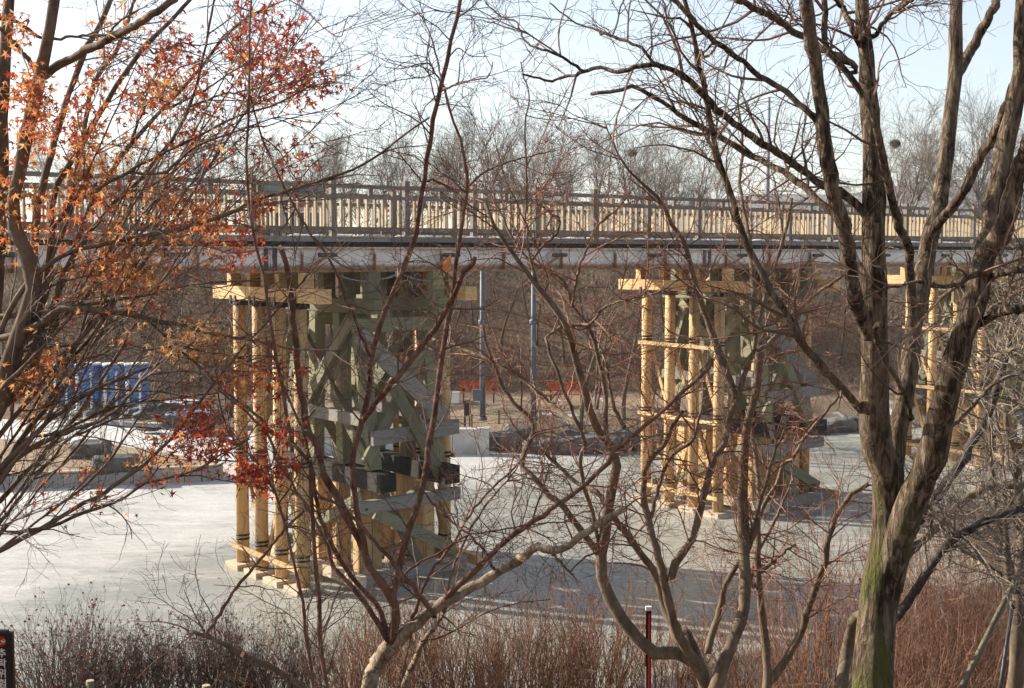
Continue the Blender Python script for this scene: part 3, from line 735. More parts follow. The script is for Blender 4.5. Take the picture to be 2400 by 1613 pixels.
# dark rocks below the tanks
RL = ['first', 'second', 'third', 'fourth', 'fifth', 'sixth', 'seventh', 'eighth', 'ninth', 'tenth', 'eleventh']
for k in range(11):
    cx = 70 + k * 30 + random.uniform(-8, 8)
    rock(cx, 985 + random.uniform(-6, 2), 55.2 + random.uniform(-.3, .8), random.uniform(0.7, 1.3), random.uniform(0.45, 0.85), RL[k] + ' dark boulder from the left in the pile below the blue tanks', 'boulders below the tanks')
SR = [(388, 985, 54.2, 0.7, .7, 'narrow boulder just right of the blue tanks', 0), (415, 1000, 52.6, 1.3, .55, 'snow-topped boulder leaning low beside the snowy ice', 1), (425, 968, 54.6, 1.7, .5, 'flat snow-capped boulder, highest in the heap right of the tanks', 1), (462, 1000, 53.0, 1.5, .62, 'rounded boulder with little snow at the right of the heap', 1), (450, 985, 54.3, 1.4, .5, 'snow-covered boulder at the back of the heap', 1),
      (350, 1008, 50.6, .9, .14, 'flat stone lying in the snow before the heap', 0), (510, 1030, 50.0, 1.3, .5, 'dark boulder behind the left piles of the nearest pier', 0), (470, 1020, 50.8, 1.0, .28, 'small low boulder showing between red leaves', 0)]
for px, py, D, w, h, lb, sn in SR: rock(px, py, D, w, h, lb, 'boulder heap right of the tanks', snow=bool(sn))
# boulders along the far shore in the middle
FR = [(1175, 1058, 46.2, 1.6, .7), (1215, 1050, 46.8, 1.3, .8), (1265, 1062, 45.8, 1.5, .5), (1310, 1064, 45.6, 1.7, .6), (1345, 1055, 46.4, 1.2, .7), (1395, 1064, 45.8, 1.8, .7), (1440, 1060, 46.2, 1.3, .8), (1480, 1056, 46.5, 1.4, .6), (1900, 1020, 50.6, 1.5, .5), (1960, 1016, 51.2, 1.6, .6), (2010, 1012, 51.8, 1.3, .6), (2060, 1006, 52.6, 1.6, .6)]
for k, (px, py, D, w, h) in enumerate(FR):
    rock(px, py, D, w, h, RL[k] + ' dark boulder rightward from the concrete wall end along the far ice edge' if k < 8 else RL[k - 8] + ' dark boulder from the left on the far ice edge right of the middle pier', 'boulders on the far shore')
rock(2350, 1318, 26.8, 1.25, 0.72, 'big pale rounded boulder at the right shore of the pond', 'boulder on the right shore', z=0.25).data.materials[0] = simple('pale_rock', (0.24, 0.20, 0.15), (0.36, 0.31, 0.24), 3, 0.9, .5, .03)

# concrete wall behind the nearest pier
cw = empty('concrete_wall', (-3, 46, 0)); tag(cw, 'pale concrete wall at the ice edge behind the nearest pier', 'wall')
def wall_blk(x0, x1, y0, y1, D, nm):
    a = at(x0, y1, D); b = at(x1, y1, D); t = at(x0, y0, D)
    o = box(nm, ((a[0] + b[0]) / 2, D + 0.2, (t[2] + 0) / 2 - .05), (b[0] - a[0], 0.45, t[2] + 0.1), 'concrete', cw); keep_world(o, (-3, 46, 0))
for x0, x1 in ((700, 790), (792, 880), (882, 970), (972, 1060), (1062, 1116)): wall_blk(x0, x1, 1006, 1078, 45.2, 'wall_block')
wall_blk(1118, 1146, 1004, 1078, 44.85, 'end_pier')

# benches
def bench(px, py, D, rz, label):
    p = at(px, py, D); r = empty('park_bench', (p[0], p[1], p[2]), rz); tag(r, label, 'bench', 'orange slatted benches by the path')
    for k, z in enumerate((0.62, 0.73, 0.84)): beam('back_slat', (-.78, .2 + .03 * k, z), (.78, .2 + .03 * k, z), 0.03, 0.09, 'orange', r)
    for k in range(3): beam('seat_slat', (-.78, -.2 + .14 * k, .43), (.78, -.2 + .14 * k, .43), 0.11, 0.035, 'orange', r)
    for s in (-.62, .62):
        beam('leg', (s, -.2, 0), (s, -.2, .41), 0.05, 0.05, 'brownpost', r); beam('leg', (s, .2, 0), (s, .28, .88), 0.05, 0.05, 'brownpost', r)
        beam('seat_support', (s, -.22, .40), (s, .24, .40), 0.045, 0.04, 'brownpost', r)
    return r
bench(1122, 944, 52.0, 0.03, 'orange slatted bench behind the lamp post with the grey box')
bench(1326, 948, 51.5, -0.05, 'orange slatted bench right of the two lamp posts, veiled by twigs')
# lamp posts
def lamp(px, py, D, top, label, boxed):
    p = at(px, py, D); r = empty('lamp_post', p); tag(r, label, 'lamp post', 'grey lamp posts on the far bank')
    rod('pole', (0, 0, 0), (0, 0, top), 0.115, 'galv', r, 14, 0.075)
    rod('base_plate', (0, 0, 0), (0, 0, .12), 0.17, 'galv', r, 14); rod('collar', (0, 0, 3.55), (0, 0, 3.72), 0.15, 'galv', r, 14)
    rod('lamp_arm', (0, 0, top - .05), (0.9, -.3, top + .12), 0.04, 'galv', r, 8); box('lamp_head', (1.0, -.34, top + .13), (.5, .22, .1), 'galv', r)
    if boxed: box('control_box', (-.17, -.14, 0.95), (0.36, 0.2, 0.42), 'galv', r)
lamp(1131, 985, 46.6, 6.6, 'grey lamp post carrying a grey control box, left of the pair', True)
lamp(1250, 985, 46.6, 6.2, 'plain grey lamp post without a box, right of the pair', False)
# brown sign post pair, white cabinet, rope fence
p = at(1095, 1000, 46.4); r = empty('trail_sign', p); tag(r, 'slim brown wooden trail sign beside the concrete wall end', 'sign')
beam('post', (-.08, 0, 0), (-.08, 0, .95), .07, .07, 'brownpost', r); beam('post', (.1, 0, 0), (.1, 0, 1.0), .07, .07, 'brownpost', r); box('panel', (.01, 0, .62), (.12, .03, .5), 'brownpost', r)
p = at(1066, 944, 51); r = empty('white_cabinet', p); tag(r, 'small white cabinet left of the orange bench', 'cabinet')
box('cabinet_body', (0, 0, .2), (.34, .3, .4), 'white', r); box('cabinet_top', (0, 0, .415), (.38, .34, .03), 'lid', r)
fx = [(1040, 998), (1105, 997), (1169, 988), (1265, 984), (1360, 982), (1460, 980)]
p0 = at(1169, 988, 46.2); r = empty('rope_fence', p0); tag(r, 'low rope fence on mossy stakes along the far bank', 'fence')
tops = []
for px, py in fx:
    q = at(px, py, 46.2); keep_world(rod('stake', tuple(q - np.array([0, 0, .1])), (q[0], q[1], q[2] + .42), 0.045, 'stake', r, 8), p0); tops.append(q)
for a, b in zip(tops[:-1], tops[1:]):
    for zz in (.10, .36):
        tb = Tubes(); tb.add(sag(a + [0, 0, zz], b + [0, 0, zz], .04, 7)[None], np.full((1, 7), .014), 5); keep_world(link('rope', tb.mesh('rope', 'stake'), r), p0)

# ------------------------------------------------------------------ behind the bridge: kiosk, signboard, barrier, poles
p = at(690, 600, 76); kz = hz(p[0], p[1])
r = empty('kiosk', (p[0], p[1], kz)); tag(r, 'pale pink kiosk with dark windows and red panels behind the left railing', 'building')
KH = at(690, 428, 76)[2] - kz
box('wall', (0, 0, KH * .42), (3.7, 2.6, KH * .84), 'kiosk', r); box('roof', (0, 0, KH * .92), (4.1, 3.0, KH * .16), 'kioskroof', r)
for k in range(5):
    w = box('window', (-1.45 + k * .72, -1.32, KH * .42), (.6, .05, KH * .44), 'white', r); box('pane', (0, -.02, 0), (.5, .03, KH * .40), 'glass', w)
for k in range(3):
    q = box('red_panel', (0.1 + k * .62, -1.33, KH * .73), (.44, .04, .42), 'kioskred', r); box('emblem', (0, -.025, 0), (.14, .015, .2), 'lid', q)
p = at(1306, 600, 80); z0 = hz(p[0], p[1]); r = empty('signboard', (p[0], p[1], z0)); tag(r, 'plain white signboard showing between the rails mid-bridge', 'sign')
zt = at(1306, 456, 80)[2] - z0
box('board', (0, 0, zt - .32), (1.75, .06, .66), 'white', r)
for s in (-.75, .75): beam('post', (s, .08, 0), (s, .08, zt - .1), .08, .08, 'galv', r)
p = at(940, 600, 74); z0 = hz(p[0], p[1]); zt = at(940, 474, 74)[2] - z0
r = empty('boom_barrier', (p[0], p[1], z0)); tag(r, 'white post with an orange boom arm behind the railing', 'barrier')
rod('post', (0, 0, 0), (0, 0, zt), .06, 'white', r, 10); beam('arm', (-.8, 0, zt - .55), (-.05, 0, zt - .02), .06, .13, 'barrier', r); rod('cap', (0, 0, zt), (0, 0, zt + .05), .085, 'bolt', r, 10)
def upole(px, ytop, D, w, label):
    p = at(px, 600, D); z0 = hz(p[0], p[1]); zt = at(px, ytop, D)[2] - z0
    r = empty('utility_pole', (p[0], p[1], z0)); tag(r, label, 'utility pole', 'pale poles behind the bridge')
    rod('pole', (0, 0, -.3), (0, 0, zt), w * 1.15, 'palepole', r, 12, w * .85)
    for k in range(8): rod('step_bolt', (-.22, 0, zt - 2.4 - k * .32), (.22, 0, zt - 2.4 - k * .32), .018, 'bolt', r, 6)
    return np.array([p[0], p[1], z0 + zt])
t1 = upole(1797, 228, 92, 0.14, 'tall pale utility pole rising right of the bridge middle')
t2 = upole(184, 300, 96, 0.14, 'pale utility pole half hidden by the maple at the left')
for k, (dy, dr) in enumerate(((2.9, 0), (4.6, 1), (5.3, 2))):
    a = t1 - [0, 0, dy]; b = np.array([75.0, 100.0 + k, a[2] - .6]); cpts = sag(a, b, 1.0, 14)
    c2 = sag(a, np.array([-60.0, 104 + k, a[2] - .3]), 1.6, 18)
    tb = Tubes(); tb.add(cpts[None], np.full((1, 14), .011), 4); tb.add(c2[None], np.full((1, 18), .011), 4)
    tag(link('power_cable', tb.mesh('power_cable', 'cable')), ['topmost thin power cable running from the tall pole', 'middle thin power cable running from the tall pole', 'lowest thin power cable running from the tall pole'][k], 'cable', 'power cables')
# ------------------------------------------------------------------ background trees
def proto_tree(H, seed, nb=13, spread=(25, 50), l1=(0.35, 0.55), c2=90, c3=520, c4=1500, twig=0.006, base_r=0.1, multi=1, t0=0.25, upb=0.16):
    rg = np.random.default_rng(seed)
    trunks = []
    for k in range(multi):
        a = rg.uniform(0, 2 * np.pi); lean = 0.05 if multi == 1 else rg.uniform(0.15, 0.38)
        n = 12; P = np.zeros((n, 3)); d = np.array([math.cos(a) * lean, math.sin(a) * lean, 1.0])
        for s in range(1, n):
            d = d + rg.normal(size=3) * 0.07 * np.array([1, 1, .2]); d /= np.linalg.norm(d); P[s] = P[s - 1] + d * H * 0.82 / (n - 1)
        P[0, 2] -= 0.3; trunks.append(P)
    T = np.array(trunks); RT = np.tile(np.linspace(base_r, base_r * .12, 12), (multi, 1)) * (1 if multi == 1 else 0.75)
    tt = Tubes(); tt.add(T, RT, 7)
    A, RA = grow(T, RT, nb * multi, (H * l1[0], H * l1[1]), spread, base_r * .4, twig * 1.4, 8, 0.13, upb, 9, t0, rg=rg, lenfac=0.55)
    cr = Tubes(); cr.add(A, RA, 5)
    B, RB = grow(A, RA, c2, (H * .13, H * .26), (20, 50), base_r * .16, twig, 6, 0.17, 0.08, rg=rg, tmin=.15); cr.add(B, RB, 3)
    C, RC = grow(np.concatenate([B]), RB, c3, (H * .06, H * .14), (20, 55), base_r * .08, twig * .8, 4, 0.2, 0.08, rg=rg); cr.add(C, RC, 3)
    D, RD = grow(C, RC, c4, (H * .03, H * .08), (20, 60), base_r * .05, twig * .7, 3, 0.2, 0.06, rg=rg); cr.add(D, RD, 3)
    return tt, cr
def reg_tree(tc, bmat, tmat):
    return tc[0].mesh('trunk', bmat), tc[1].mesh('crown', tmat, False)
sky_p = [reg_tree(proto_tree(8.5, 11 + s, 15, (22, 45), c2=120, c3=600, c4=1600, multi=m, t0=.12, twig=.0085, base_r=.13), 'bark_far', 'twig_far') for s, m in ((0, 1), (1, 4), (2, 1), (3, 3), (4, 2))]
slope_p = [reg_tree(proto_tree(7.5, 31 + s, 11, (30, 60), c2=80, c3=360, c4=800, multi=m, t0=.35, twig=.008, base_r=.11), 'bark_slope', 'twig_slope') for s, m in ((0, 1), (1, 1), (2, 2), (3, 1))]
def plant(proto, p, s, rz, name, label, group):
    r = empty(name, p, rz); r.scale = (s, s, s)
    link('trunk', proto[0], r); link('crown', proto[1], r)
    return tag(r, label, 'tree', group)
G1 = 'bare trees on the rise behind the bridge'
rr_ = random.Random(3)
L1 = 'bare grey tree of the row on the skyline behind the railing'
plant(sky_p[1], (*at(1130, 600, 70)[:2], hz(*at(1130, 600, 70)[:2])), 1.05, 0.4, 'bare_tree', 'many-stemmed vase-shaped bare tree rising highest behind mid-bridge', G1)
sk = [(30, 84, .9), (110, 92, .95), (190, 80, .8), (262, 90, .95), (330, 86, .85), (400, 94, .9), (470, 82, .8), (545, 90, .85), (610, 84, .9), (680, 94, 1.0), (742, 88, .9), (800, 84, .8), (850, 92, .85), (905, 86, .9), (958, 92, .85), (1010, 84, .9), (1068, 92, .95), (1185, 86, .95), (1240, 92, 1.0), (1292, 82, .85), (1345, 90, .95), (1400, 84, .9), (1480, 92, 1.08), (1505, 86, .95), (1560, 92, .95), (1615, 90, .8), (1680, 96, .7), (1860, 95, .62), (1980, 98, .6), (2098, 88, 1.1), (2130, 92, .85), (2180, 84, .85), (2250, 92, 1.0), (2310, 86, 1.1), (2370, 90, 1.2)]
for k, (px, D, s) in enumerate(sk):
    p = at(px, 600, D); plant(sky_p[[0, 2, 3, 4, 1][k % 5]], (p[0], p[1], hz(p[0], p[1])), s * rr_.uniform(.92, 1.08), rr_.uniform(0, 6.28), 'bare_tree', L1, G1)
L2 = 'bare brown tree on the leaf-covered slope beyond the pond'; G2 = 'bare trees on the far slope'
for k in range(58):
    px = -60 + k * 43.5 + rr_.uniform(-18, 18); D = rr_.uniform(59, 71); p = at(px, 600, D)
    sl = min(rr_.uniform(.7, 1.0), (8.2 - hz(p[0], p[1])) / 7.5)
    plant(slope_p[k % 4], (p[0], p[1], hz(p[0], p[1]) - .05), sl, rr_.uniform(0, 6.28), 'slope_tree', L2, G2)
for k, (px, py, D, s, lb) in enumerate([(1360, 985, 47.5, .95, 'pale grey-barked tree on the far bank, left of the middle pier'), (1462, 985, 48.5, .95, 'pale crooked tree on the far bank beside the middle pier'), (1395, 960, 50, .9, 'slim bare tree behind the right-hand orange bench'), (2010, 950, 53, .9, 'bare tree on the far bank right of the middle pier'), (540, 985, 54, .95, 'bare tree on the far bank behind the left piles'), (265, 945, 58, 1.05, 'dark bare tree standing behind the blue tanks'), (880, 960, 51, .8, 'bare tree on the far bank seen through the nearest pier')]):
    p = at(px, py, D); plant(slope_p[k % 4], (p[0], p[1], hz(p[0], p[1]) - .05), s, k * 1.7, 'bank_tree', lb, 'bare trees on the far bank')
# trees beyond the left edge of the view: their shade falls on the far-left ice
# thicket on the slope
q = 17000; tb = Tubes()
X = rng.uniform(-34, 40, q); Y = rng.uniform(56.5, 72, q); keep = rng.random(q) < np.where(X < -2, 1.0, 0.8); X, Y = X[keep], Y[keep]; q = len(X)
Zg = height(X, Y); P = np.zeros((q, 4, 3)); P[:, 0] = np.stack([X, Y, Zg - .05], -1)
d = rng.normal(size=(q, 3)) * np.array([.35, .35, .1]) + np.array([0, 0, 1.0]); hgt = rng.uniform(.35, 1.5, q) * np.where(X < -2, 1.25, .8)
for s in range(1, 4):
    d = d + rng.normal(size=(q, 3)) * .22; d /= np.linalg.norm(d, axis=1, keepdims=True); P[:, s] = P[:, s - 1] + d * (hgt / 3)[:, None]
RB = np.tile([.011, .009, .007, .004], (q, 1)); tb.add(P, RB, 3)
C, RC = grow(P, RB, 26000, (.15, .5), (20, 60), .006, .004, 3, .2, .1); tb.add(C, RC, 3)
tag(link('thicket', tb.mesh('thicket', 'brush', False)), 'brown leafless thicket covering the slope beyond the pond', 'thicket', kind='stuff')

# magpie nests
def nest(px, py, D, label):
    p = at(px, py, D); tb = Tubes(); n = 260
    v = rng.normal(size=(n, 3)); v /= np.linalg.norm(v, axis=1, keepdims=True); c = v * np.array([.34, .34, .22]) * rng.random((n, 1)) ** .3
    d = np.cross(v, rng.normal(size=(n, 3))); d /= np.linalg.norm(d, axis=1, keepdims=True); L = rng.uniform(.15, .35, (n, 1))
    tb.add(np.stack([c - d * L, c, c + d * L], 1), np.tile([.008, .012, .006], (n, 1)), 3)
    o = link('bird_nest', tb.mesh('bird_nest', 'nest', False)); o.location = p; tag(o, label, 'nest', 'bird nests in the far trees')
nest(1482, 358, 92, 'round stick nest high in the skyline trees left of the tall pole')
nest(2098, 337, 88, 'round stick nest in the far trees between the big trunks')

# ------------------------------------------------------------------ foreground trees, traced limb by limb
ORG = {1: (0, 0), 2: (800, 0), 3: (1600, 0), 4: (0, 540), 5: (800, 540), 6: (1600, 540), 7: (0, 1073), 8: (800, 1073), 9: (1600, 1073)}
SZ = 800 / 2323.0
def parse(s):
    out = []
    for part in s.split(';'):
        h, b = part.split(':'); o = ORG[int(h)]
        for t in b.split():
            x, y = t.split(','); out.append((o[0] + float(x) * SZ, o[1] + float(y) * SZ))
    return np.array(out)
def limb_arrays(s, d0, d1, w0, w1, n=30, root=None, jit=0.004, rg=rng, snap=None):
    """a limb from panel points; d0..d1 distance in metres, w0..w1 thickness in panel pixels; root: extra first point in the world"""
    q = parse(s); m = len(q)
    L = np.concatenate([[0], np.cumsum(np.linalg.norm(np.diff(q, axis=0), axis=1))]); L /= L[-1]
    D = d0 + (d1 - d0) * L + 0.12 * np.sin(L * 7 + q[0, 0])
    P = np.array([at(a, b, c) for (a, b), c in zip(q, D)])
    r = (w0 + (w1 - w0) * L) * SZ / 2 / FOC * D
    Q = np.concatenate([P, r[:, None]], 1)
    if root is not None: Q = np.concatenate([[list(root)], Q])
    if snap is not None and root is None:
        best = None
        for PP, RR in snap:
            pp = to_px(PP); dd = np.linalg.norm(pp - q[0], axis=1) - RR * FOC / PP[:, 1]
            j = int(np.argmin(dd))
            if best is None or dd[j] < best[0]: best = (dd[j], PP[j], RR[j])
        if best is not None and best[0] < 22:
            off = best[1][1] - D[0]; D = D + off * (1 - sstep(0, .45, L)); P = np.array([at(a, b, c) for (a, b), c in zip(q, D)])
            r = (w0 + (w1 - w0) * L) * SZ / 2 / FOC * D; r[0] = min(r[0], best[2] * .85)
            Q = np.concatenate([[[*best[1], min(r[0], best[2]) * .8]], np.concatenate([P, r[:, None]], 1)])
            if np.linalg.norm(P[0] - best[1]) < .02: Q = Q[1:]
    C = catmull(Q, n)
    C[1:-1, :3] += rg.normal(size=(n - 2, 3)) * jit * np.minimum(1, C[1:-1, 3:4] / 0.01)
    C[1:-1, 3] *= 1 + 0.055 * rg.normal(size=n - 2)
    return C[:, :3], np.maximum(C[:, 3], 0.0015)
def traced(name, label, cat, base, limbs, mat, twigmat, levels, k=8, mats=None, rlim=0.03, seed=1, bias=None, group=None, kmain=None):
    rg = np.random.default_rng(seed)
    r = empty(name, base); tag(r, label, cat, group)
    PP, RR = [], []
    for i, lb in enumerate(limbs):
        s, d0, d1, w0, w1 = lb[:5]; root = lb[5] if len(lb) > 5 else None
        P, Rr = limb_arrays(s, d0, d1, w0, w1, 30, root, rg=rg, snap=list(zip(PP, RR)))
        tb = Tubes(); kk = k if w0 > 45 else 6
        Pc = np.concatenate([P[:1], P, P[-1:]]); Rc = np.concatenate([[1e-4], Rr, [1e-4]])
        tb.add(Pc[None], Rc[None], kmain if (kmain and w0 > 80) else kk)
        me = tb.mesh('limb', (mats or {}).get(i, mat)); keep_world(link('trunk' if i == 0 else 'limb', me, r), base)
        PP.append(P); RR.append(Rr)
    P, Rr = np.array(PP), np.array(RR)
    tb = Tubes(); pool, poolR = P, Rr; nodes = []
    for li, lv in enumerate(levels):
        C, RC = grow(pool, poolR, lv['n'], lv['len'], lv['ang'], lv['r'], lv['tip'], lv.get('np', 5), lv.get('w', .2), lv.get('up', 0), rlim if li == 0 else 9, lv.get('tmin', .1), bias if li == 0 else None, rg)
        tb.add(C, RC, 4 if li == 0 else 3); pool, poolR = C, RC; nodes.append(C)
    crown = keep_world(link('crown', tb.mesh('crown', twigmat, False), r), base)
    return r, crown, P, Rr, nodes
def gpt(px, D, dz=-0.15):     # a root point on the near bank below column px
    x = (px - 1200) / FOC * D * 1.0; return np.array([x, D, hz(x, D) + dz])

# E: the big furrowed tree
b = gpt(2040, 7.6)
rt = (*b, .17)
E_ = [("9:1285,1568 1300,1450 1335,1000 1390,600 1405,300 1390,60;6:1322,1480 1312,1300 1312,1000 1305,740 1310,560 1305,300 1290,0;3:1312,1500 1302,1300 1290,1000 1268,700 1250,400 1232,200 1220,0", 7.6, 7.5, 285, 88, rt),
      ("6:1290,760 1245,640 1200,530 1140,300 1118,100 1100,0;3:1110,1568 1035,1330 985,1100 955,850 925,600 890,350 850,100 835,-20", 7.5, 6.9, 110, 82),
      ("9:1400,560 1430,380;6:1445,1540 1488,1250 1535,1000 1560,750 1592,550 1640,250 1690,0;3:1730,1500 1770,1200 1812,900 1842,650 1852,450 1856,250 1862,-20", 7.7, 8.3, 150, 84),
      ("9:1380,900 1420,680 1510,430 1600,200;6:1690,1560 1760,1250 1835,950 1935,650 2010,400 2065,150 2110,0;3:2090,1500 2170,1180 2232,850 2288,560 2302,200 2312,-20", 7.5, 6.9, 230, 82),
      ("6:2060,150;3:2180,1568 2255,1300 2330,1050 2420,800", 7.0, 6.6, 150, 95),
      ("3:1845,560 1900,450 2000,280 2100,80 2150,-20", 8.2, 8.6, 75, 58),
      ("6:1560,700 1565,480 1545,280 1540,150 1490,0;3:1480,1560 1400,1250 1310,850 1268,730 1180,580 1080,450 990,350 968,200 962,-10", 7.7, 7.1, 70, 40),
      ("6:1660,150;3:1715,1550 1900,1330 2020,1080 2160,850 2230,650 2330,440 2420,300", 7.9, 7.2, 65, 70),
      ("6:1275,1275 1100,1100 950,930 800,740 720,600 600,400 500,230 430,80;3:385,1540 300,1250 215,1000 165,700 95,350 40,100 10,-10", 7.5, 7.0, 62, 30),
      ("3:1280,1500 1200,1420 1080,1310 940,1260 750,1110 560,990 420,890 250,770 170,680 60,560 -60,480", 7.6, 7.2, 60, 42),
      ("3:1060,1480 950,1390 850,1300 700,1180 560,1110 400,1020 250,930 100,850 -20,780;2:2230,730 2080,640 1970,590 1830,630 1700,640", 7.4, 7.9, 52, 24),
      ("3:-60,480;2:2180,450 2090,440 1960,470 1870,490 1760,460 1650,490 1560,520 1420,548 1300,525 1230,505", 7.2, 7.6, 40, 14),
      ("3:915,820 830,740 740,660 560,540 430,440 280,320 150,230 60,120 -20,40;2:2280,20 2200,-60", 7.3, 6.9, 40, 36),
      ("3:1185,470 1100,400 1000,360 920,310 820,250 720,190 600,110 480,50 360,0", 7.5, 7.1, 52, 40),
      ("3:1295,250 1350,180 1420,90 1500,40 1570,-10", 7.5, 7.3, 34, 30),
      ("3:1200,310 1150,190 1090,60 1030,-10", 7.5, 7.7, 40, 34),
      ("6:2110,330 2050,290 1960,310 1890,360 1800,385 1700,370 1570,355 1470,380 1380,395 1300,430 1230,470", 7.0, 6.4, 45, 14),
      ("6:2030,640 2120,570 2230,540 2330,530", 7.0, 6.7, 55, 55),
      ("6:2050,290 2110,310 2230,275 2330,260", 7.0, 6.6, 40, 44),
      ("6:1550,1290 1540,1200 1480,1060 1400,920 1340,800 1310,700 1330,640 1380,650", 7.5, 6.9, 30, 40),
      ("3:1600,560;2:2323,500 2100,430 1960,300 1850,260 1700,190 1600,160 1500,90 1420,20", 7.2, 7.4, 20, 8),
      ("2:1660,490 1560,420 1460,370 1350,330 1270,300 1220,220 1190,150 1080,110 980,20", 7.5, 7.7, 22, 7),
      ]
E_[-2] = ("3:-60,480;2:2140,440 2050,330 1960,290 1850,250 1700,190 1600,160 1500,90 1420,20", 7.2, 7.4, 26, 8)
lv = [dict(n=120, len=(.3, .9), ang=(30, 70), r=.010, tip=.0022, np=8, w=.16, up=.03), dict(n=700, len=(.12, .45), ang=(25, 65), r=.0045, tip=.0014, np=6, w=.24), dict(n=1800, len=(.05, .2), ang=(25, 70), r=.0022, tip=.0010, np=5, w=.3)]
traced('furrowed_tree', 'thick forked tree with furrowed mossy trunk, largest at the right', 'tree', b, E_, 'bark_big', 'twig', lv, 12, rlim=.026, seed=5, kmain=20)

# D: smooth brown multi-stem tree right of centre
b = gpt(1640, 9.2); rt = (*b, .085)
D_ = [("9:150,1500 -40,1330;8:2150,1340 2000,1215 1900,1085 1820,950 1772,800 1760,680 1790,500 1835,270 1875,60;5:1870,1500 1800,1440 1690,1250 1650,1100 1600,900 1550,700 1480,560 1330,380 1180,180 1080,40;2:1020,1500 980,1380", 9.1, 9.0, 105, 24, rt),
      ("9:220,1568 330,1280 420,1000 422,700 402,400 412,60;6:420,1500 440,1320 495,1130 515,900 520,760", 9.0, 9.3, 100, 50, rt),
      ("8:1755,660 1700,590 1590,440 1500,330 1400,240 1310,130 1225,30;5:1310,1340 1200,1200 1100,1080 1050,950 980,740 960,640", 9.0, 9.6, 52, 16),
      ("8:1745,620 1735,500 1700,350 1655,200 1625,0;5:1660,1460 1600,1300 1480,1000 1410,800 1390,730", 9.0, 8.6, 34, 22),
      ("8:1900,470 1750,250 1600,170 1420,0;5:1350,1500", 9.3, 9.6, 46, 22),
      ("9:110,1400 20,1180;8:2300,1260 2200,1000 2140,800 2060,680 1950,530 1890,465", 9.1, 9.3, 70, 46),
      ("9:140,1480 0,1250;8:2270,1150 2205,880 2150,650 2090,430 2062,250 2062,100 2120,-20;5:2190,1480 2250,1330 2323,1230", 9.1, 8.6, 75, 28),
      ("8:2092,430 2115,360 2170,180 2240,0;6:60,1430 120,1250 160,1150", 8.8, 8.5, 34, 18),
      ("8:2225,850 2260,760 2323,640;9:60,560 130,300 180,100 230,-20;6:280,1460 330,1250 400,1050 480,830 520,640 545,500 600,350 650,180 700,20;3:730,1480 745,1350", 9.0, 8.8, 62, 16),
      ("6:370,1170 310,1000 220,750 110,430 10,70;5:2290,20;2:2240,1500 2190,1400 2100,1300 1950,1150 1870,1020 1820,900 1790,820", 9.0, 8.5, 58, 8),
      ("6:510,820 620,740 720,620 830,500 920,420 1000,370 1100,300", 9.2, 9.5, 38, 20),
      ("6:490,720 470,560 480,400 470,250 460,120;3:440,1560 390,1300 400,1100 405,900 380,700 420,500 440,330", 9.2, 9.6, 40, 10),
      ("6:520,560 570,400 620,250 680,60;3:640,1300 600,1150", 9.2, 9.0, 28, 8),
      ("5:1800,1460 1800,1200 1790,1050 1740,850 1690,650 1580,520 1500,330 1290,210 1190,100 1130,0;2:1060,1400 980,1330 870,1250", 9.2, 9.8, 36, 10),
      ("5:1640,1350 1500,1250 1350,1120 1250,1020 1080,920 920,850 750,780 620,740", 9.3, 9.9, 52, 18),
      ("5:1930,1350 1850,1180 1800,900 1740,760", 9.1, 9.5, 30, 14),
      ("5:1690,650 1740,570 1860,490 2000,470 2100,440 2200,400 2300,330", 9.0, 8.4, 24, 8),
      ("5:1430,700 1500,660 1600,645 1700,630 1750,570", 9.4, 9.4, 26, 18),
      ("5:1290,210 1380,100 1480,0;2:1480,1480 1440,1470 1350,1350 1290,1300", 9.5, 9.8, 24, 8),
      ("5:1570,520 1600,340 1650,180 1720,0;2:1750,1530 1850,1450 1990,1280", 9.3, 9.0, 24, 8),
      ("5:1330,380 1290,200 1260,0;2:1260,1420 1260,1100 1250,850 1280,650 1240,520 1220,420", 9.4, 9.1, 24, 8)]
lv = [dict(n=300, len=(.3, .8), ang=(30, 70), r=.007, tip=.002, np=7, w=.18), dict(n=1800, len=(.12, .38), ang=(25, 65), r=.0035, tip=.0013, np=5, w=.25), dict(n=5200, len=(.05, .18), ang=(25, 70), r=.002, tip=.0011, np=4, w=.3)]
traced('slender_tree', 'many-stemmed smooth brown tree curving up right of the picture centre', 'tree', b, D_, 'bark_smooth', 'twig_red', lv, 10, rlim=.03, seed=8)

# D2: small forked tree beside the big trunk
b = gpt(1800, 9.8); rt = (*b, .06)
D2 = [("9:575,1540 562,1250 532,1000 512,750 514,450 516,200;6:490,1500 470,1330", 9.8, 10.2, 62, 26, rt),
      ("9:590,1530 690,1400 800,1200 845,1050 905,880 970,700 990,550 1050,400 1130,270 1265,180", 9.8, 9.2, 62, 30),
      ("9:535,770 620,700 690,640 768,592", 9.9, 9.6, 34, 18),
      ("9:460,850 510,660 580,520 620,440 690,290 740,180 745,80", 9.9, 10.4, 36, 14),
      ("9:170,1330 190,1200 250,1050 290,870 400,680 460,560 500,400 560,200 600,40;6:650,1450 720,1300", 9.6, 9.0, 52, 14),
      ("6:1060,1130 980,1230 850,1380 740,1568;9:690,30 640,170 540,360 470,560 440,640", 9.3, 9.6, 22, 36)]
lv = [dict(n=90, len=(.3, .8), ang=(30, 70), r=.007, tip=.002, np=7, w=.18), dict(n=500, len=(.12, .35), ang=(25, 65), r=.0035, tip=.0013, np=5, w=.25), dict(n=1300, len=(.05, .18), ang=(25, 70), r=.002, tip=.001, np=4, w=.3)]
traced('young_tree', 'small bare tree forked low, just left of the mossy trunk', 'tree', b, D2, 'bark_smooth', 'twig_red', lv, 8, seed=9)

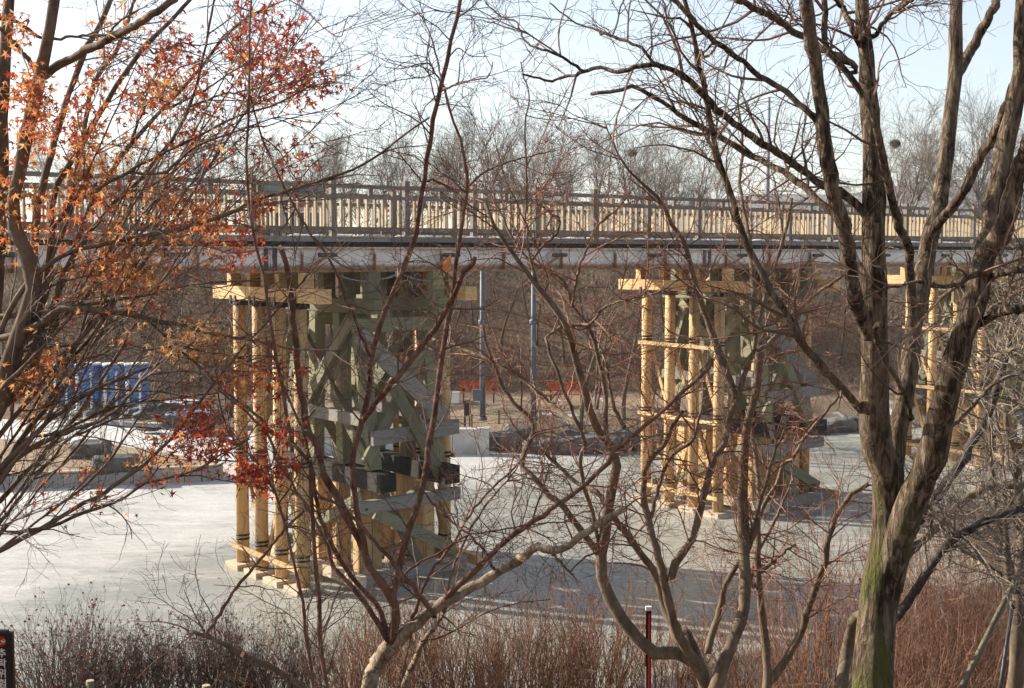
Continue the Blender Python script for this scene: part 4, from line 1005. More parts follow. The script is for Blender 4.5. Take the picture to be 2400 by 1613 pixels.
# F2: tree behind the big trunk with dark limbs reaching right
b = gpt(1975, 9.4); rt = (*b, .10)
F2 = [("9:1080,1568 1120,1300 1180,1080 1300,1080 1450,1100", 9.4, 9.2, 95, 62, rt),
      ("9:1450,1100 1500,1030 1600,880 1750,650 1900,510 2100,420 2330,335", 9.2, 8.6, 66, 50),
      ("9:1420,900 1500,720 1565,620 1680,520 1800,410 1930,280 2100,200 2330,185", 9.3, 9.8, 66, 52),
      ("9:1440,800 1560,500 1700,300 1830,120 1930,0;6:1940,1500 2010,1380 2100,1200 2170,950 2235,750 2270,590 2280,400", 9.3, 9.9, 80, 40),
      ("9:1680,515 1690,400 1665,320", 9.3, 9.1, 30, 20),
      ("6:1830,1330 1960,1210 2100,1060 2323,960", 9.6, 9.2, 36, 26), ("6:2000,900 2200,830 2330,780", 9.8, 9.4, 30, 36),
      ("6:2060,560 2200,470 2330,390", 9.8, 9.5, 26, 36)]
lv = [dict(n=150, len=(.3, .9), ang=(30, 75), r=.008, tip=.002, np=7, w=.2), dict(n=800, len=(.12, .4), ang=(25, 65), r=.004, tip=.0014, np=5, w=.26), dict(n=2000, len=(.05, .18), ang=(25, 70), r=.002, tip=.001, np=4, w=.3)]
traced('dark_limbed_tree', 'tree behind the mossy trunk with two dark limbs reaching to the right edge', 'tree', b, F2, 'bark_smooth', 'twig_pale', lv, 10, mats={1: 'bark_dark', 3: 'bark_dark'}, rlim=.03, seed=10)

# B: flaky multi-stem tree, centre left
b = gpt(830, 7.6); rt = (*b, .10)
B_ = [("8:190,1568 225,1450 290,1340 345,1270", 7.6, 7.55, 125, 110, rt),
      ("8:335,1285 450,1180 600,1060 800,930 1000,820 1200,705 1290,625 1360,602 1430,640 1600,560 1700,490 1800,420 1925,350", 7.55, 6.9, 88, 42),
      ("8:350,1260 362,1050 312,920 222,780 180,700 125,560 50,430 0,330;7:2250,200 2180,60;4:2165,1500 2110,1390 2060,1200 2030,1000 2010,800 1998,600 1972,400 1950,250 1915,130", 7.55, 7.2, 66, 36),
      ("8:335,1010 390,750 440,550 505,350 560,150 592,0;5:605,1460 640,1250 662,1000 692,800 735,600 765,400 788,150;5:815,0;2:850,1300 850,1150 830,1030 790,900 740,750 700,590", 7.5, 7.9, 55, 18),
      ("8:330,1250 200,1050 50,850 -60,740;7:2230,620 2120,400 1990,190 1880,20;4:1830,1400 1700,1260 1540,1130 1440,1040", 7.55, 8.0, 44, 12),
      ("8:320,1230 250,1010 100,850 0,700 -60,600;7:2210,480 2160,330;4:2080,1420 1990,1200 1900,1000", 7.55, 7.1, 42, 16),
      ("8:170,690 130,480 92,250 72,0;5:85,1500 150,1280 190,1050 222,760 290,580 352,420 420,280 470,130 512,0;2:505,1540 540,1350 570,1200 590,1000 612,850 650,700 692,560 732,380 762,180 812,-20", 7.5, 7.0, 44, 28),
      ("5:150,1290 330,1060 480,880 620,690 720,530 820,330 908,190", 7.3, 6.7, 42, 34),
      ("8:690,980 870,800 1000,680 1130,560 1400,370 1600,230 1750,90 1840,0;5:1860,1500 2000,1390 2170,1240 2323,1110;6:95,1010 190,930", 7.3, 6.6, 42, 24),
      ("8:480,1110 600,800 760,580 870,400 1000,230 1210,40;5:1300,1400 1450,1370", 7.5, 8.1, 26, 10),
      ("8:640,1080 510,900 400,780 300,650 150,480 0,330;7:2170,260", 7.4, 7.0, 34, 22),
      ("8:700,1060 740,830 800,650 860,520 1000,300 1150,130 1200,60", 7.4, 7.9, 22, 10),
      ("8:1040,770 980,640 900,550 760,440 640,330 560,230", 7.2, 7.5, 24, 12),
      ("8:340,910 470,760 680,640 860,530 1080,490 1330,450 1560,435", 7.5, 7.0, 18, 8),
      ("8:540,1250 680,1220 850,1130 1000,1050 1200,990 1420,965", 7.5, 7.2, 14, 6),
      ("8:500,1110 400,1560", 7.6, 7.7, 10, 8),
      ("8:640,1150 560,1250 490,1400 420,1568", 7.9, 7.8, 36, 50),
      ("8:640,1150 690,1070 720,1000", 7.9, 7.9, 24, 16),
      ("7:2150,1620 2060,1560 1850,1430 1650,1340 1450,1230 1360,1195 1282,1188", 7.4, 6.9, 50, 26),
      ("7:1400,1200 1480,1100 1600,900 1780,680 1950,480 2070,360", 6.9, 7.1, 24, 18),
      ("8:1430,650 1480,700 1560,780 1610,850", 7.1, 7.0, 22, 10),
      ("8:1560,775 1640,690 1740,640 1830,560 1900,450 2000,380", 7.1, 6.8, 18, 6),
      ("2:700,590 640,500 590,430 480,450 390,470 290,455", 7.1, 6.8, 14, 6), ("2:690,560 650,400 610,250 540,110 480,80 390,20", 7.1, 7.4, 16, 5),
      ("2:690,610 800,570 900,545 1000,525 1030,420", 7.1, 6.8, 16, 6), ("2:740,380 800,330 880,380 1000,385", 7.1, 7.3, 10, 5), ("2:560,1250 480,1150 400,1060 330,1000", 7.1, 7.5, 14, 6), ("2:870,1260 1000,1160 1120,1110 1300,1060 1480,1020", 7.5, 7.9, 16, 6),
      ("2:575,1230 640,1230 760,1300 880,1400 1000,1480", 7.1, 7.5, 16, 10)]
lv = [dict(n=210, len=(.2, .55), ang=(30, 70), r=.006, tip=.0018, np=7, w=.17), dict(n=1150, len=(.1, .35), ang=(30, 70), r=.003, tip=.0013, np=5, w=.28), dict(n=3300, len=(.03, .13), ang=(30, 75), r=.0018, tip=.0010, np=4, w=.35)]
treeB = traced('multi_stem_tree', 'red-brown tree with flaking base and many stems, left of centre', 'tree', b, B_, 'bark_red', 'twig', lv, 10, mats={0: 'bark_pale', 1: 'bark_pale', 16: 'bark_pale', 18: 'bark_smooth'}, rlim=.022, seed=12)
for (pn, x, y, D, rr, dirn) in ((8, 1225, 682, 6.98, .018, (.55, -.8, -.15)), (4, 1915, 126, 7.15, .0085, (-.3, -.5, .8)), (7, 1650, 1340, 7.05, .010, (.1, -.95, .1))):
    p = at(ORG[pn][0] + x * SZ, ORG[pn][1] + y * SZ, D - .03); d = Vector(dirn).normalized()
    keep_world(rod('sawn_stub', tuple(Vector(p) - d * .03), tuple(Vector(p) + d * .022), rr, 'cut', treeB[0], 10), b)

# C: pair of slim stems left of B
b = gpt(735, 7.0); rt = (*b, .03)
C_ = [("7:2225,1600 2170,1250 2170,950 2140,700 2120,350 2110,40;4:2010,1500 1960,1300 1930,1100 1880,900 1850,700 1810,450 1780,250 1730,50;1:1690,1350 1680,1000 1690,700 1702,300 1712,-20", 7.0, 6.6, 34, 14, rt),
      ("7:2140,1600 2100,1350 2060,1000 2010,750 1960,550 1900,300 1820,130 1700,-20;4:1560,1400 1500,1200 1480,1000 1440,800 1440,650", 7.0, 7.4, 28, 7, rt),
      ("1:1695,640 1780,930 1900,1200 2080,1540;4:2190,110 2290,290;5:60,540 150,740 200,860", 6.7, 7.2, 12, 22),
      ("4:1815,480 1700,460 1600,500 1480,560", 6.7, 7.0, 9, 4), ("1:1720,720 1900,640 2100,520 2250,450", 6.7, 7.2, 9, 4), ("1:1700,700 1560,560 1400,380 1300,300", 6.7, 6.3, 9, 4), ("1:1940,1420 2020,1260 2150,1100 2300,1040", 6.9, 7.2, 10, 5)]
lv = [dict(n=110, len=(.25, .7), ang=(30, 70), r=.005, tip=.0016, np=7, w=.17), dict(n=420, len=(.1, .3), ang=(30, 70), r=.0028, tip=.0012, np=5, w=.28), dict(n=1000, len=(.03, .12), ang=(30, 75), r=.0016, tip=.001, np=4, w=.35)]
traced('slim_tree', 'slim dark sapling with two upright stems in front of the left piles', 'tree', b, C_, 'bark_red', 'twig', lv, 7, rlim=.02, seed=13)

# A: the maple at the left with its last red leaves
b = gpt(-170, 7.6); rt = (*b, .16); r2 = (b[0] + .1, b[1] + .15, b[2] + .7, .11)
A_ = [("7:-300,250;4:-60,1300 20,1120 50,920 130,680 185,500 230,300;1:80,1480 115,1280 160,1030 215,750 262,560 300,400 350,150 372,-20", 7.6, 7.0, 130, 74, rt),
      ("1:290,520 345,480 500,390 700,290 900,180 1100,60 1200,-10", 7.1, 6.5, 62, 48),
      ("4:-150,900 -40,500;1:0,1300 15,800 30,400 62,-20", 7.6, 7.8, 110, 72, r2),
      ("4:60,880 200,480;1:240,1540 330,1100 450,700 560,400 660,200 760,-20", 7.6, 8.2, 66, 34),
      ("4:150,640 330,200;1:450,1500 550,1000 602,700 655,540 800,330 880,120 920,-20", 7.5, 8.4, 50, 22),
      ("4:-60,1180 200,700 330,330;1:370,1330 600,900 800,570 1000,310 1200,100 1310,-20", 7.7, 8.0, 60, 26),
      ("4:-80,1300 200,1000 330,600 450,300;1:620,1380 870,1000 1130,720 1330,500 1530,250 1690,110", 7.7, 8.6, 58, 16),
      ("4:100,1000 300,650 480,200;1:720,1450 1100,1050 1300,700 1400,300 1460,-20", 7.6, 8.2, 44, 14),
      ("4:50,1050 260,560 330,120;1:400,1480 640,1300 900,1150 1200,1000 1600,800 1900,700 2150,560", 7.6, 7.4, 40, 9),
      ("4:-80,900 120,450 420,170 700,90 1000,40;1:1180,1568 1500,1470 1800,1350 2323,1190;2:200,1090 330,1000 450,900 600,800", 7.6, 7.0, 44, 12),
      ("4:-100,800 0,740 200,680 350,570 500,530 750,560 1000,600 1250,650 1500,710 1800,760 2000,810 2323,822", 7.5, 6.9, 52, 12),
      ("4:-100,700 0,590 300,560 600,510 1000,440 1300,370 1550,350 1780,345", 7.6, 7.3, 40, 10),
      ("7:-300,460 -60,500 150,505 330,470 500,410 700,340 850,270 980,180 1130,140 1300,100 1470,0;4:1560,1500 1700,1420", 7.5, 6.9, 34, 10),
      ("7:-200,560 0,430 130,270 250,120 360,0;4:450,1430 600,1360 800,1270 900,1180", 7.6, 7.2, 30, 12),
      ("7:-250,380 -30,150;4:100,1480 200,1350 320,1200 480,1000 620,800 720,640 850,560 940,430", 7.7, 8.1, 54, 14),
      ("7:-250,300 0,80;4:120,1500 330,1300 560,1130 850,1000 1100,900 1320,760", 7.7, 7.2, 46, 12),
      ("7:-200,420 50,60;4:220,1480 420,1390 700,1280 860,1150 1000,1000 1150,960 1320,960 1500,1010", 7.6, 6.8, 44, 9),
      ("7:-200,360 0,170;4:150,1430 400,1380 700,1230 1000,1170 1300,1130 1480,1110", 7.7, 7.9, 34, 10),
      ("4:-100,930 100,840 350,790 500,780 650,720 740,670", 7.6, 7.9, 28, 10), ("4:490,780 600,820 770,860", 7.8, 7.6, 12, 7),
      ("4:1000,610 1150,740 1300,880 1400,960 1480,1050 1600,1150 1750,1260 1860,1390", 7.1, 7.4, 14, 20),
      ("1:-60,130 100,140 300,265 500,250 700,240 860,240", 7.4, 7.6, 30, 12), ("1:270,530 150,350 60,260 -20,180", 7.1, 6.8, 36, 26),
      ("1:1050,360 1170,320 1230,290 1350,310 1500,280 1660,200", 8.0, 8.2, 16, 6), ("1:870,1010 1000,700 1090,660 1200,480 1400,400 1560,300", 8.0, 7.6, 20, 6),
      ("1:900,1170 1100,1180 1330,1000 1600,900 1750,840 1900,800 2100,830 2300,850", 7.5, 7.2, 22, 5), ("1:640,1330 900,1290 1050,1250 1260,1100 1400,920", 7.5, 7.1, 18, 6),
      ("1:1130,740 1350,640 1500,540 1700,420 1900,300 2000,200", 8.2, 8.6, 18, 5), ("1:1290,730 1500,650 1750,600 2000,520 2200,440", 8.0, 8.3, 18, 5), ("1:700,300 780,180 900,90 1000,40", 6.8, 6.5, 18, 10),
      ("1:1690,110 1800,60 1900,20 1990,-20", 8.6, 8.8, 14, 8), ("1:1970,0 2080,70 2150,140 2230,210 2323,250;2:40,120 120,115", 8.4, 8.0, 14, 5)]
A_ += [("7:1130,140 1330,120 1480,150 1600,165 1760,190 1900,260", 7.0, 6.9, 12, 5), ("4:1480,1568 1560,1490 1700,1410 1850,1370 2000,1340", 6.9, 7.1, 10, 4), ("7:1000,170;4:1150,1540 1300,1400 1360,1290", 7.0, 6.8, 10, 4),
       ("7:640,360 620,310 720,250 780,200", 7.1, 7.0, 9, 4), ("7:1300,100 1400,60;4:1480,1500 1500,1350 1480,1200", 6.9, 7.0, 9, 4), ("7:1550,160 1650,110;4:1800,1500 1900,1400", 6.9, 7.0, 8, 4), ("4:1300,880 1450,860 1600,950 1750,960 1950,930", 7.1, 7.0, 10, 4), ("4:960,820 1100,800 1250,780 1400,790 1520,740", 7.2, 7.0, 9, 4)]
# extra thin shoots fanning out of the maple's foot
rgA = np.random.default_rng(77)
for k in range(18):
    x0, y0 = rgA.uniform(-200, -30), rgA.uniform(950, 1450); x1 = rgA.uniform(250, 760); y1 = y0 - rgA.uniform(500, 1000) - .35 * (x1 - 250)
    y1 = max(y1, -20); xm, ym = (x0 + x1) / 2 + rgA.uniform(-30, 30), (y0 + y1) / 2 + rgA.uniform(20, 120)
    pts = ' '.join(f'{x / SZ:.0f},{y / SZ:.0f}' for x, y in ((x0, y0), ((x0 + xm) / 2 - 10, (y0 + ym) / 2 + 15), (xm, ym), ((x1 + xm) / 2, (y1 + ym) / 2 - 8), (x1, y1)))
    A_.append(('1:' + pts, rgA.uniform(7.0, 7.9), rgA.uniform(6.8, 8.8), rgA.uniform(18, 44), 7))
lv = [dict(n=370, len=(.25, .7), ang=(15, 50), r=.006, tip=.002, np=7, w=.13, up=.02), dict(n=1600, len=(.12, .40), ang=(20, 50), r=.003, tip=.0013, np=5, w=.2), dict(n=4200, len=(.05, .17), ang=(20, 55), r=.002, tip=.0011, np=4, w=.22)]
mp = traced('maple_tree', 'many-stemmed maple at the left edge still holding red and orange leaves', 'tree', b, A_, 'bark_maple', 'twig_maple', lv, 9, rlim=.03, seed=21, bias=(.22, 0, .05))
maple, mcrown, mnodes = mp[0], mp[1], mp[4]
MB_ = b

# leaves
def leaf_shape(seed):
    rg = np.random.default_rng(seed); out = [(0, -.05)]
    for a, L in ((-118, .50), (-62, .82), (0, 1.0), (62, .82), (118, .50)):
        for da, f in ((-24, .36), (0, 1.0), (24, .36)):
            t = math.radians(90 + a + da * .9); l = L * f if f < 1 else L * rg.uniform(.9, 1.08)
            out.append((l * math.cos(t), l * math.sin(t)))
    o = np.array(out); r2 = (o ** 2).sum(1)
    z = -.5 * r2 * rg.uniform(.3, 1.6) + .30 * np.abs(o[:, 0]) * rg.uniform(-.6, 1.4) + rg.normal(size=len(o)) * .06
    V = np.concatenate([o, z[:, None]], 1)
    F = [(0, i, i + 1) for i in range(1, len(o) - 1)]
    return V, np.array(F)
LS = [leaf_shape(s) for s in range(4)]
lcols = ['leaf_red', 'leaf_orange', 'leaf_tan']
LM = {(c, s): mesh_np('leaf', LS[s][0], LS[s][1], c) for c in lcols for s in range(4)}
clusters = [  # photo x, y, radius, count, (red, orange, tan)
    (640, 85, 75, 150, (.9, .1, 0)), (680, 155, 70, 130, (.85, .15, 0)), (565, 120, 60, 80, (.6, .3, .1)), (610, 195, 60, 70, (.5, .4, .1)), (760, 190, 40, 36, (.8, .2, 0)), (700, 215, 60, 60, (.4, .5, .1)),
    (430, 110, 60, 60, (.85, .1, .05)), (400, 160, 40, 50, (.9, .1, 0)), (390, 205, 45, 90, (.2, .4, .4)), (330, 215, 60, 70, (.5, .4, .1)), (470, 230, 60, 50, (.6, .4, 0)), (450, 310, 70, 50, (.8, .2, 0)), (300, 40, 90, 60, (.2, .6, .2)),
    (180, 220, 80, 90, (.5, .5, 0)), (60, 200, 90, 130, (.4, .55, .05)), (40, 60, 60, 40, (.2, .6, .2)), (220, 370, 70, 150, (.1, .75, .15)), (60, 330, 80, 90, (.3, .6, .1)), (60, 480, 90, 150, (.15, .75, .1)), (190, 440, 80, 110, (.3, .65, .05)),
    (250, 620, 80, 190, (.05, .8, .15)), (330, 630, 70, 130, (.1, .75, .15)), (390, 480, 70, 90, (.2, .75, .05)), (480, 520, 60, 110, (.3, .65, .05)), (560, 585, 45, 60, (.8, .2, 0)), (510, 560, 50, 50, (.4, .55, .05)), (600, 500, 45, 40, (.6, .4, 0)), (690, 370, 50, 30, (.8, .2, 0)), (670, 350, 60, 26, (.5, .5, 0)),
    (455, 800, 50, 95, (0, .35, .65)), (510, 790, 40, 55, (0, .5, .5)), (400, 815, 35, 30, (0, .3, .7)), (580, 880, 55, 90, (.25, .65, .1)), (660, 880, 45, 55, (.7, .3, 0)), (60, 880, 60, 110, (.05, .75, .2)), (120, 860, 55, 80, (.05, .65, .3)), (50, 950, 60, 50, (.1, .8, .1)),
    (470, 985, 50, 85, (.85, .15, 0)), (450, 1040, 45, 60, (.95, .05, 0)), (400, 1090, 70, 70, (.4, .6, 0)), (520, 1070, 50, 55, (.85, .15, 0)), (585, 1100, 35, 50, (1, 0, 0)), (640, 1110, 40, 55, (1, 0, 0)), (650, 1010, 40, 26, (1, 0, 0)), (240, 1170, 70, 20, (.4, .5, .1)), (170, 1150, 60, 16, (.4, .5, .1)), (270, 310, 250, 120, (.5, .45, .05)), (200, 600, 260, 150, (.2, .7, .1)), (560, 300, 130, 60, (.7, .3, 0))]
nd = np.concatenate([x.reshape(-1, 3) for x in mnodes[1:]] + [x[:, 2:].reshape(-1, 3) for x in mnodes[:1]])
npx = to_px(nd); rgL = np.random.default_rng(5)
Lp, Lc = [], []
for cx, cy, rad, cnt, mix in clusters:
    d2 = ((npx - [cx, cy]) ** 2).sum(1) / (rad * .75) ** 2; near = np.where(d2 < 5)[0]
    if len(near) == 0: continue
    w = np.exp(-d2[near]); w /= w.sum(); pk = rgL.choice(near, min(int(cnt * 1.9), len(near) * 3), p=w)
    Lp.append(nd[pk] + rgL.normal(size=(len(pk), 3)) * .045); Lc.append(rgL.choice(3, len(pk), p=np.array(mix) / sum(mix)))
Lp = np.concatenate(Lp); Lc = np.concatenate(Lc); nL = len(Lp)
order = rgL.permutation(nL)
def leaf_mats(n, rg):
    z = rg.normal(size=(n, 3)) * .8 + np.array([0, -.2, .25]); z /= np.linalg.norm(z, axis=1, keepdims=True)
    yv = rg.normal(size=(n, 3)) * .7 + np.array([.2, 0, -.9]); yv -= z * (yv * z).sum(1, keepdims=True); yv /= np.linalg.norm(yv, axis=1, keepdims=True)
    return np.stack([np.cross(yv, z), yv, z], 2)
RM = leaf_mats(nL, rgL); LSZ = rgL.uniform(.022, .05, nL)
big = order[np.argsort(-LSZ[order])][:298]; isbig = np.zeros(nL, bool); isbig[big] = True
for i in np.where(isbig)[0]:
    o = link('leaf', LM[(lcols[Lc[i]], i % 4)], mcrown)
    m = Matrix((RM[i] * LSZ[i]).tolist()).to_4x4(); m.translation = Lp[i]
    o.matrix_local = m
rest_i = np.where(~isbig)[0]
for c in range(3):
    Vs, Fs, n0 = [], [], 0
    for s in range(4):
        idx = rest_i[(Lc[rest_i] == c) & (rest_i % 4 == s)]
        if len(idx) == 0: continue
        V, F = LS[s]; W = np.einsum('nij,vj->nvi', RM[idx] * LSZ[idx][:, None, None], V) + Lp[idx][:, None, :]
        Fs.append((F[None] + (np.arange(len(idx)) * len(V))[:, None, None] + n0).reshape(-1, 3)); Vs.append(W.reshape(-1, 3)); n0 += len(idx) * len(V)
    o = link('leaves', mesh_np('leaves', np.concatenate(Vs), np.concatenate(Fs), lcols[c]), mcrown); tag(o, kind='stuff')
# single dead leaf hanging in the middle
V, F = leaf_shape(9); p = at(1047, 612, 7.2)
V = np.array([(0, 0, 0), (.012, -.02, .006), (.02, -.05, .01), (.008, -.085, 0), (-.012, -.075, -.008), (-.018, -.045, -.004), (-.006, -.015, .004)]) * 1.0
me = mesh_np('dead_leaf', V[:, [0, 2, 1]], [(0, 1, 6), (1, 2, 6), (2, 5, 6), (2, 3, 5), (3, 4, 5)], 'leaf_orange')
o = link('dead_leaf', me); o.location = at(1056, 596, 7.2); o.rotation_euler = (0, .35, 0); o.scale = (1.25, 1.25, 1.35)
tag(o, 'single curled orange-brown leaf hanging on a twig against the girder', 'leaf')

# G: grey tree at the right edge and its props
b = gpt(2385, 9.8); rt = (*b, .085)
G_ = [("9:2260,1568 2275,1300 2285,1000 2300,700 2310,450 2290,200 2260,0;6:2220,1400 2200,1250", 9.8, 10.0, 110, 36, rt),
      ("9:2240,900 2205,700 2195,450 2180,150;6:2160,1450 2140,1300 2130,1000 2150,760", 9.9, 10.3, 50, 16), ("9:2290,480 2240,330 2235,250", 9.9, 9.8, 55, 40), ("9:2240,870 2120,760 2000,690 1880,610 1760,470", 9.9, 9.5, 20, 6),
      ("9:2250,800 2170,500 2110,200 2100,0;6:2080,1300 2040,1050", 9.9, 9.6, 36, 12)]
lv = [dict(n=110, len=(.3, .9), ang=(30, 75), r=.008, tip=.002, np=7, w=.2), dict(n=560, len=(.12, .4), ang=(25, 65), r=.004, tip=.0014, np=5, w=.26), dict(n=1300, len=(.05, .18), ang=(25, 70), r=.002, tip=.001, np=4, w=.3)]
traced('propped_tree', 'grey smooth-trunked tree held by props at the right edge', 'tree', b, G_, 'bark_smooth', 'twig_pale', lv, 9, rlim=.03, seed=31)
for lb, s, d0, d1, w in (('pale wooden prop leaning right against the grey tree', '9:1840,1680 2305,750', 8.8, 9.6, .022), ('dark upright prop pole beside the grey tree', '9:2150,1640 2205,1300 2245,1000', 9.4, 9.6, .016)):
    q = parse(s); a, c = at(*q[0], d0), at(*q[-1], d1); g = a + (a - c) * .35
    r = empty('tree_prop', g); tag(r, lb, 'prop', 'props of the grey tree')
    keep_world(rod('pole', tuple(g), tuple(c), w, 'propwood' if w > .02 else 'bolt', r, 10), g); keep_world(rod('tie', tuple(c - np.array([0, 0, .03])), tuple(c + np.array([0, 0, .03])), w * 1.4, 'bolt', r, 10), g)

# pine at the right edge
p = np.array([8.35, 19.5, 0.0]); p[2] = hz(p[0], p[1])
r = empty('pine_tree', p); tag(r, 'olive green pine showing at the right edge behind the grey tree', 'tree')
rg = np.random.default_rng(4); T = np.zeros((1, 12, 3)); T[0, :, 2] = np.linspace(-.2, 6.6, 12); T[0, :, :2] = np.cumsum(rg.normal(size=(12, 2)) * .05, 0); RT = np.linspace(.13, .03, 12)[None]
tb = Tubes(); tb.add(T, RT, 8); link('trunk', tb.mesh('trunk', 'bark_slope'), r)
A, RA = grow(T, RT, 46, (.8, 1.7), (60, 95), .03, .008, 7, .12, .12, rg=rg, tmin=.3); B, RB = grow(A, RA, 260, (.25, .6), (25, 55), .01, .005, 5, .12, .15, rg=rg, tmin=.3)
tb = Tubes(); tb.add(A, RA, 5); tb.add(B, RB, 3); br = link('branches', tb.mesh('branches', 'bark_slope', False), r)
Nn, RN = grow(B, RB, 17000, (.07, .13), (15, 55), .0016, .0008, 3, .08, .1, rg=rg, tmin=.25); tb = Tubes(); tb.add(Nn, RN, 3)
tag(link('needles', tb.mesh('needles', 'needle', False), r), kind='stuff')

# ------------------------------------------------------------------ shrubs along the near bank
def shrub(px0, px1, ytop, D, n, label, mat, leaf=0, seed=0, hvar=.3, dens=5):
    rg = np.random.default_rng(100 + seed); xc = ((px0 + px1) / 2 - 1200) / FOC * D; wx = (px1 - px0) / 2 / FOC * D
    g0 = hz(xc, D); ztop = at((px0 + px1) / 2, ytop, D)[2]; H = max(ztop - g0, .5)
    r = empty('shrub', (xc, D, g0)); tag(r, label, 'shrub', 'leafless shrubs along the near bank')
    X = xc + rg.uniform(-.8, .8, n) * wx; Y = D + rg.uniform(-.45, .45, n)
    P = np.zeros((n, 7, 3)); P[:, 0] = np.stack([X, Y, height(X, Y) - .05], -1)
    d = np.stack([(X - xc) / wx * .28 + rg.normal(size=n) * .16, rg.normal(size=n) * .18, np.ones(n)], -1); hh = H * (1 - hvar + (hvar + .12) * rg.random(n) ** .7) * (1 + .18 * np.sin(X * 9 + seed)) * (1 - .35 * np.abs((X - xc) / wx) ** 2.5)
    for s in range(1, 7):
        d = d + rg.normal(size=(n, 3)) * .10; d /= np.linalg.norm(d, axis=1, keepdims=True); P[:, s] = P[:, s - 1] + d * (hh / 6)[:, None]
    RR = np.linspace(.0055, .0016, 7)[None] * rg.uniform(.6, 1.25, (n, 1)); tb = Tubes(); tb.add(P, RR, 4)
    C, RC = grow(P, RR, n * dens, (.12, .42), (12, 42), .003, .0012, 5, .16, .12, rg=rg, tmin=.3); tb.add(C, RC, 3)
    E2, RE = grow(C, RC, n * dens * 2, (.04, .14), (20, 55), .0016, .001, 3, .2, .05, rg=rg); tb.add(E2, RE, 3)
    loc = (xc, D, g0); keep_world(link('stems', tb.mesh('stems', mat, False), r), loc)
    if leaf:
        pos = np.concatenate([C[:, -2:].reshape(-1, 3), E2[:, -1]]); pos = pos[rg.choice(len(pos), leaf)]; m = leaf_mats(leaf, rg) * rg.uniform(.012, .026, leaf)[:, None, None]
        q = np.array([(0, 0, 0), (.5, .5, .25), (0, 1.1, 0), (-.5, .5, .3)]); W = np.einsum('nij,vj->nvi', m, q) + pos[:, None]
        F = (np.array([[0, 1, 2, 3]])[None] + (np.arange(leaf) * 4)[:, None, None]).reshape(-1, 4)
        tag(keep_world(link('leaves', mesh_np('leaves', W.reshape(-1, 3), F, 'leaf_brown'), r), loc), kind='stuff')
shrub(20, 250, 1492, 9.6, 150, 'dark twiggy shrub with brown leaves right beside the black sign', 'shrub_dark', 900, 1)
shrub(180, 400, 1500, 10.0, 150, 'dark twiggy shrub, second from the black sign', 'shrub_dark', 800, 2)
shrub(400, 560, 1490, 9.8, 120, 'dark shrub with tan leaf remains around the sawn branch end', 'shrub_dark', 500, 3)
shrub(520, 730, 1490, 10.2, 150, 'dark shrub just left of the slim double-stemmed sapling', 'shrub_dark', 420, 4)
shrub(745, 960, 1470, 9.8, 150, 'brown upright shrub behind the flaking trunk base', 'shrub', 60, 5, dens=4)
shrub(930, 1150, 1452, 10.2, 190, 'brown broom-like shrub right of the flaking trunk', 'shrub', 60, 6, dens=4)
shrub(1110, 1310, 1440, 10.4, 190, 'dense brown shrub at the bottom centre of the picture', 'shrub', 60, 7, dens=4)
shrub(1280, 1470, 1425, 10.6, 150, 'red-brown shrub under the curved smooth trunk', 'shrub', 160, 8, dens=5)
shrub(1460, 1640, 1465, 11.0, 110, 'thin brown shrub around the red marker post', 'shrub', 40, 9, dens=4)
shrub(1640, 1830, 1490, 11.0, 90, 'low thin shrub between the smooth stems', 'shrub', 40, 10, dens=4)
shrub(1790, 2010, 1255, 12.5, 260, 'tall fan-shaped red-brown shrub left of the mossy trunk', 'shrub', 320, 11, .35, dens=4)
shrub(2080, 2230, 1265, 13.5, 250, 'tall red-brown shrub just right of the mossy trunk', 'shrub', 60, 12, .3, dens=4)
shrub(2190, 2330, 1270, 14.0, 240, 'tall red-brown shrub below the pale shore boulder', 'shrub', 60, 13, .3, dens=4)
shrub(2290, 2440, 1320, 13.0, 190, 'tall red-brown shrub at the right picture edge', 'shrub', 40, 14, .3, dens=4)
shrub(2060, 2260, 1440, 11.5, 130, 'lower brown shrub in front of the tall ones on the right', 'shrub', 60, 15, .3, dens=4)
# dry grass tufts and litter on the near bank
q = 9000; X = rng.uniform(-5, 9, q); Y = rng.uniform(8.4, 16.5, q) + 4 * sstep(5, 9, X); tb = Tubes(); P = np.zeros((q, 4, 3)); P[:, 0] = np.stack([X, Y, height(X, Y) - .02], -1)
d = rng.normal(size=(q, 3)) * np.array([.5, .5, .2]) + np.array([0, 0, 1]); Lg = rng.uniform(.1, .5, q)
for s in range(1, 4):
    d = d + rng.normal(size=(q, 3)) * .2 + np.array([0, 0, -.16]); d /= np.linalg.norm(d, axis=1, keepdims=True); P[:, s] = P[:, s - 1] + d * (Lg / 3)[:, None]
tb.add(P, np.tile([.003, .0026, .002, .0008], (q, 1)), 3)
tag(link('grass', tb.mesh('grass', 'drygrass', False)), 'dry tan grass covering the near bank among the shrubs', 'grass', kind='stuff')

# ------------------------------------------------------------------ warning sign, marker post, stakes
D = 8.6; c = at(5, 1555, D); gz = hz(c[0], D)
r = empty('warning_sign', (c[0], D, gz), -0.06); tag(r, 'black warning sign with white Korean letters and red emblem at the lower left corner', 'sign')
zt = at(5, 1481, D)[2] - gz; zb = zt - .44; W = .156
box('frame', (0, .012, (zt + zb) / 2), (W, .03, zt - zb), 'signframe', r)
box('panel', (0, -.006, (zt + zb) / 2), (W - .014, .012, zt - zb - .02), 'signboard', r)
box('top_cap', (-.01, .012, zt + .006), (W * .7, .028, .014), 'bolt', r)
for s in (-.05, .05): beam('post', (s, .045, -.3), (s, .045, zt - .03), .022, .022, 'signframe', r)
disc = link('red_emblem', cyl_me(.036, .036, .004, 28, 'signred'), r); disc.location = (0.004, -.0125, zt - .063); disc.rotation_euler = (0, 0, -math.pi / 2)
tb = Tubes()
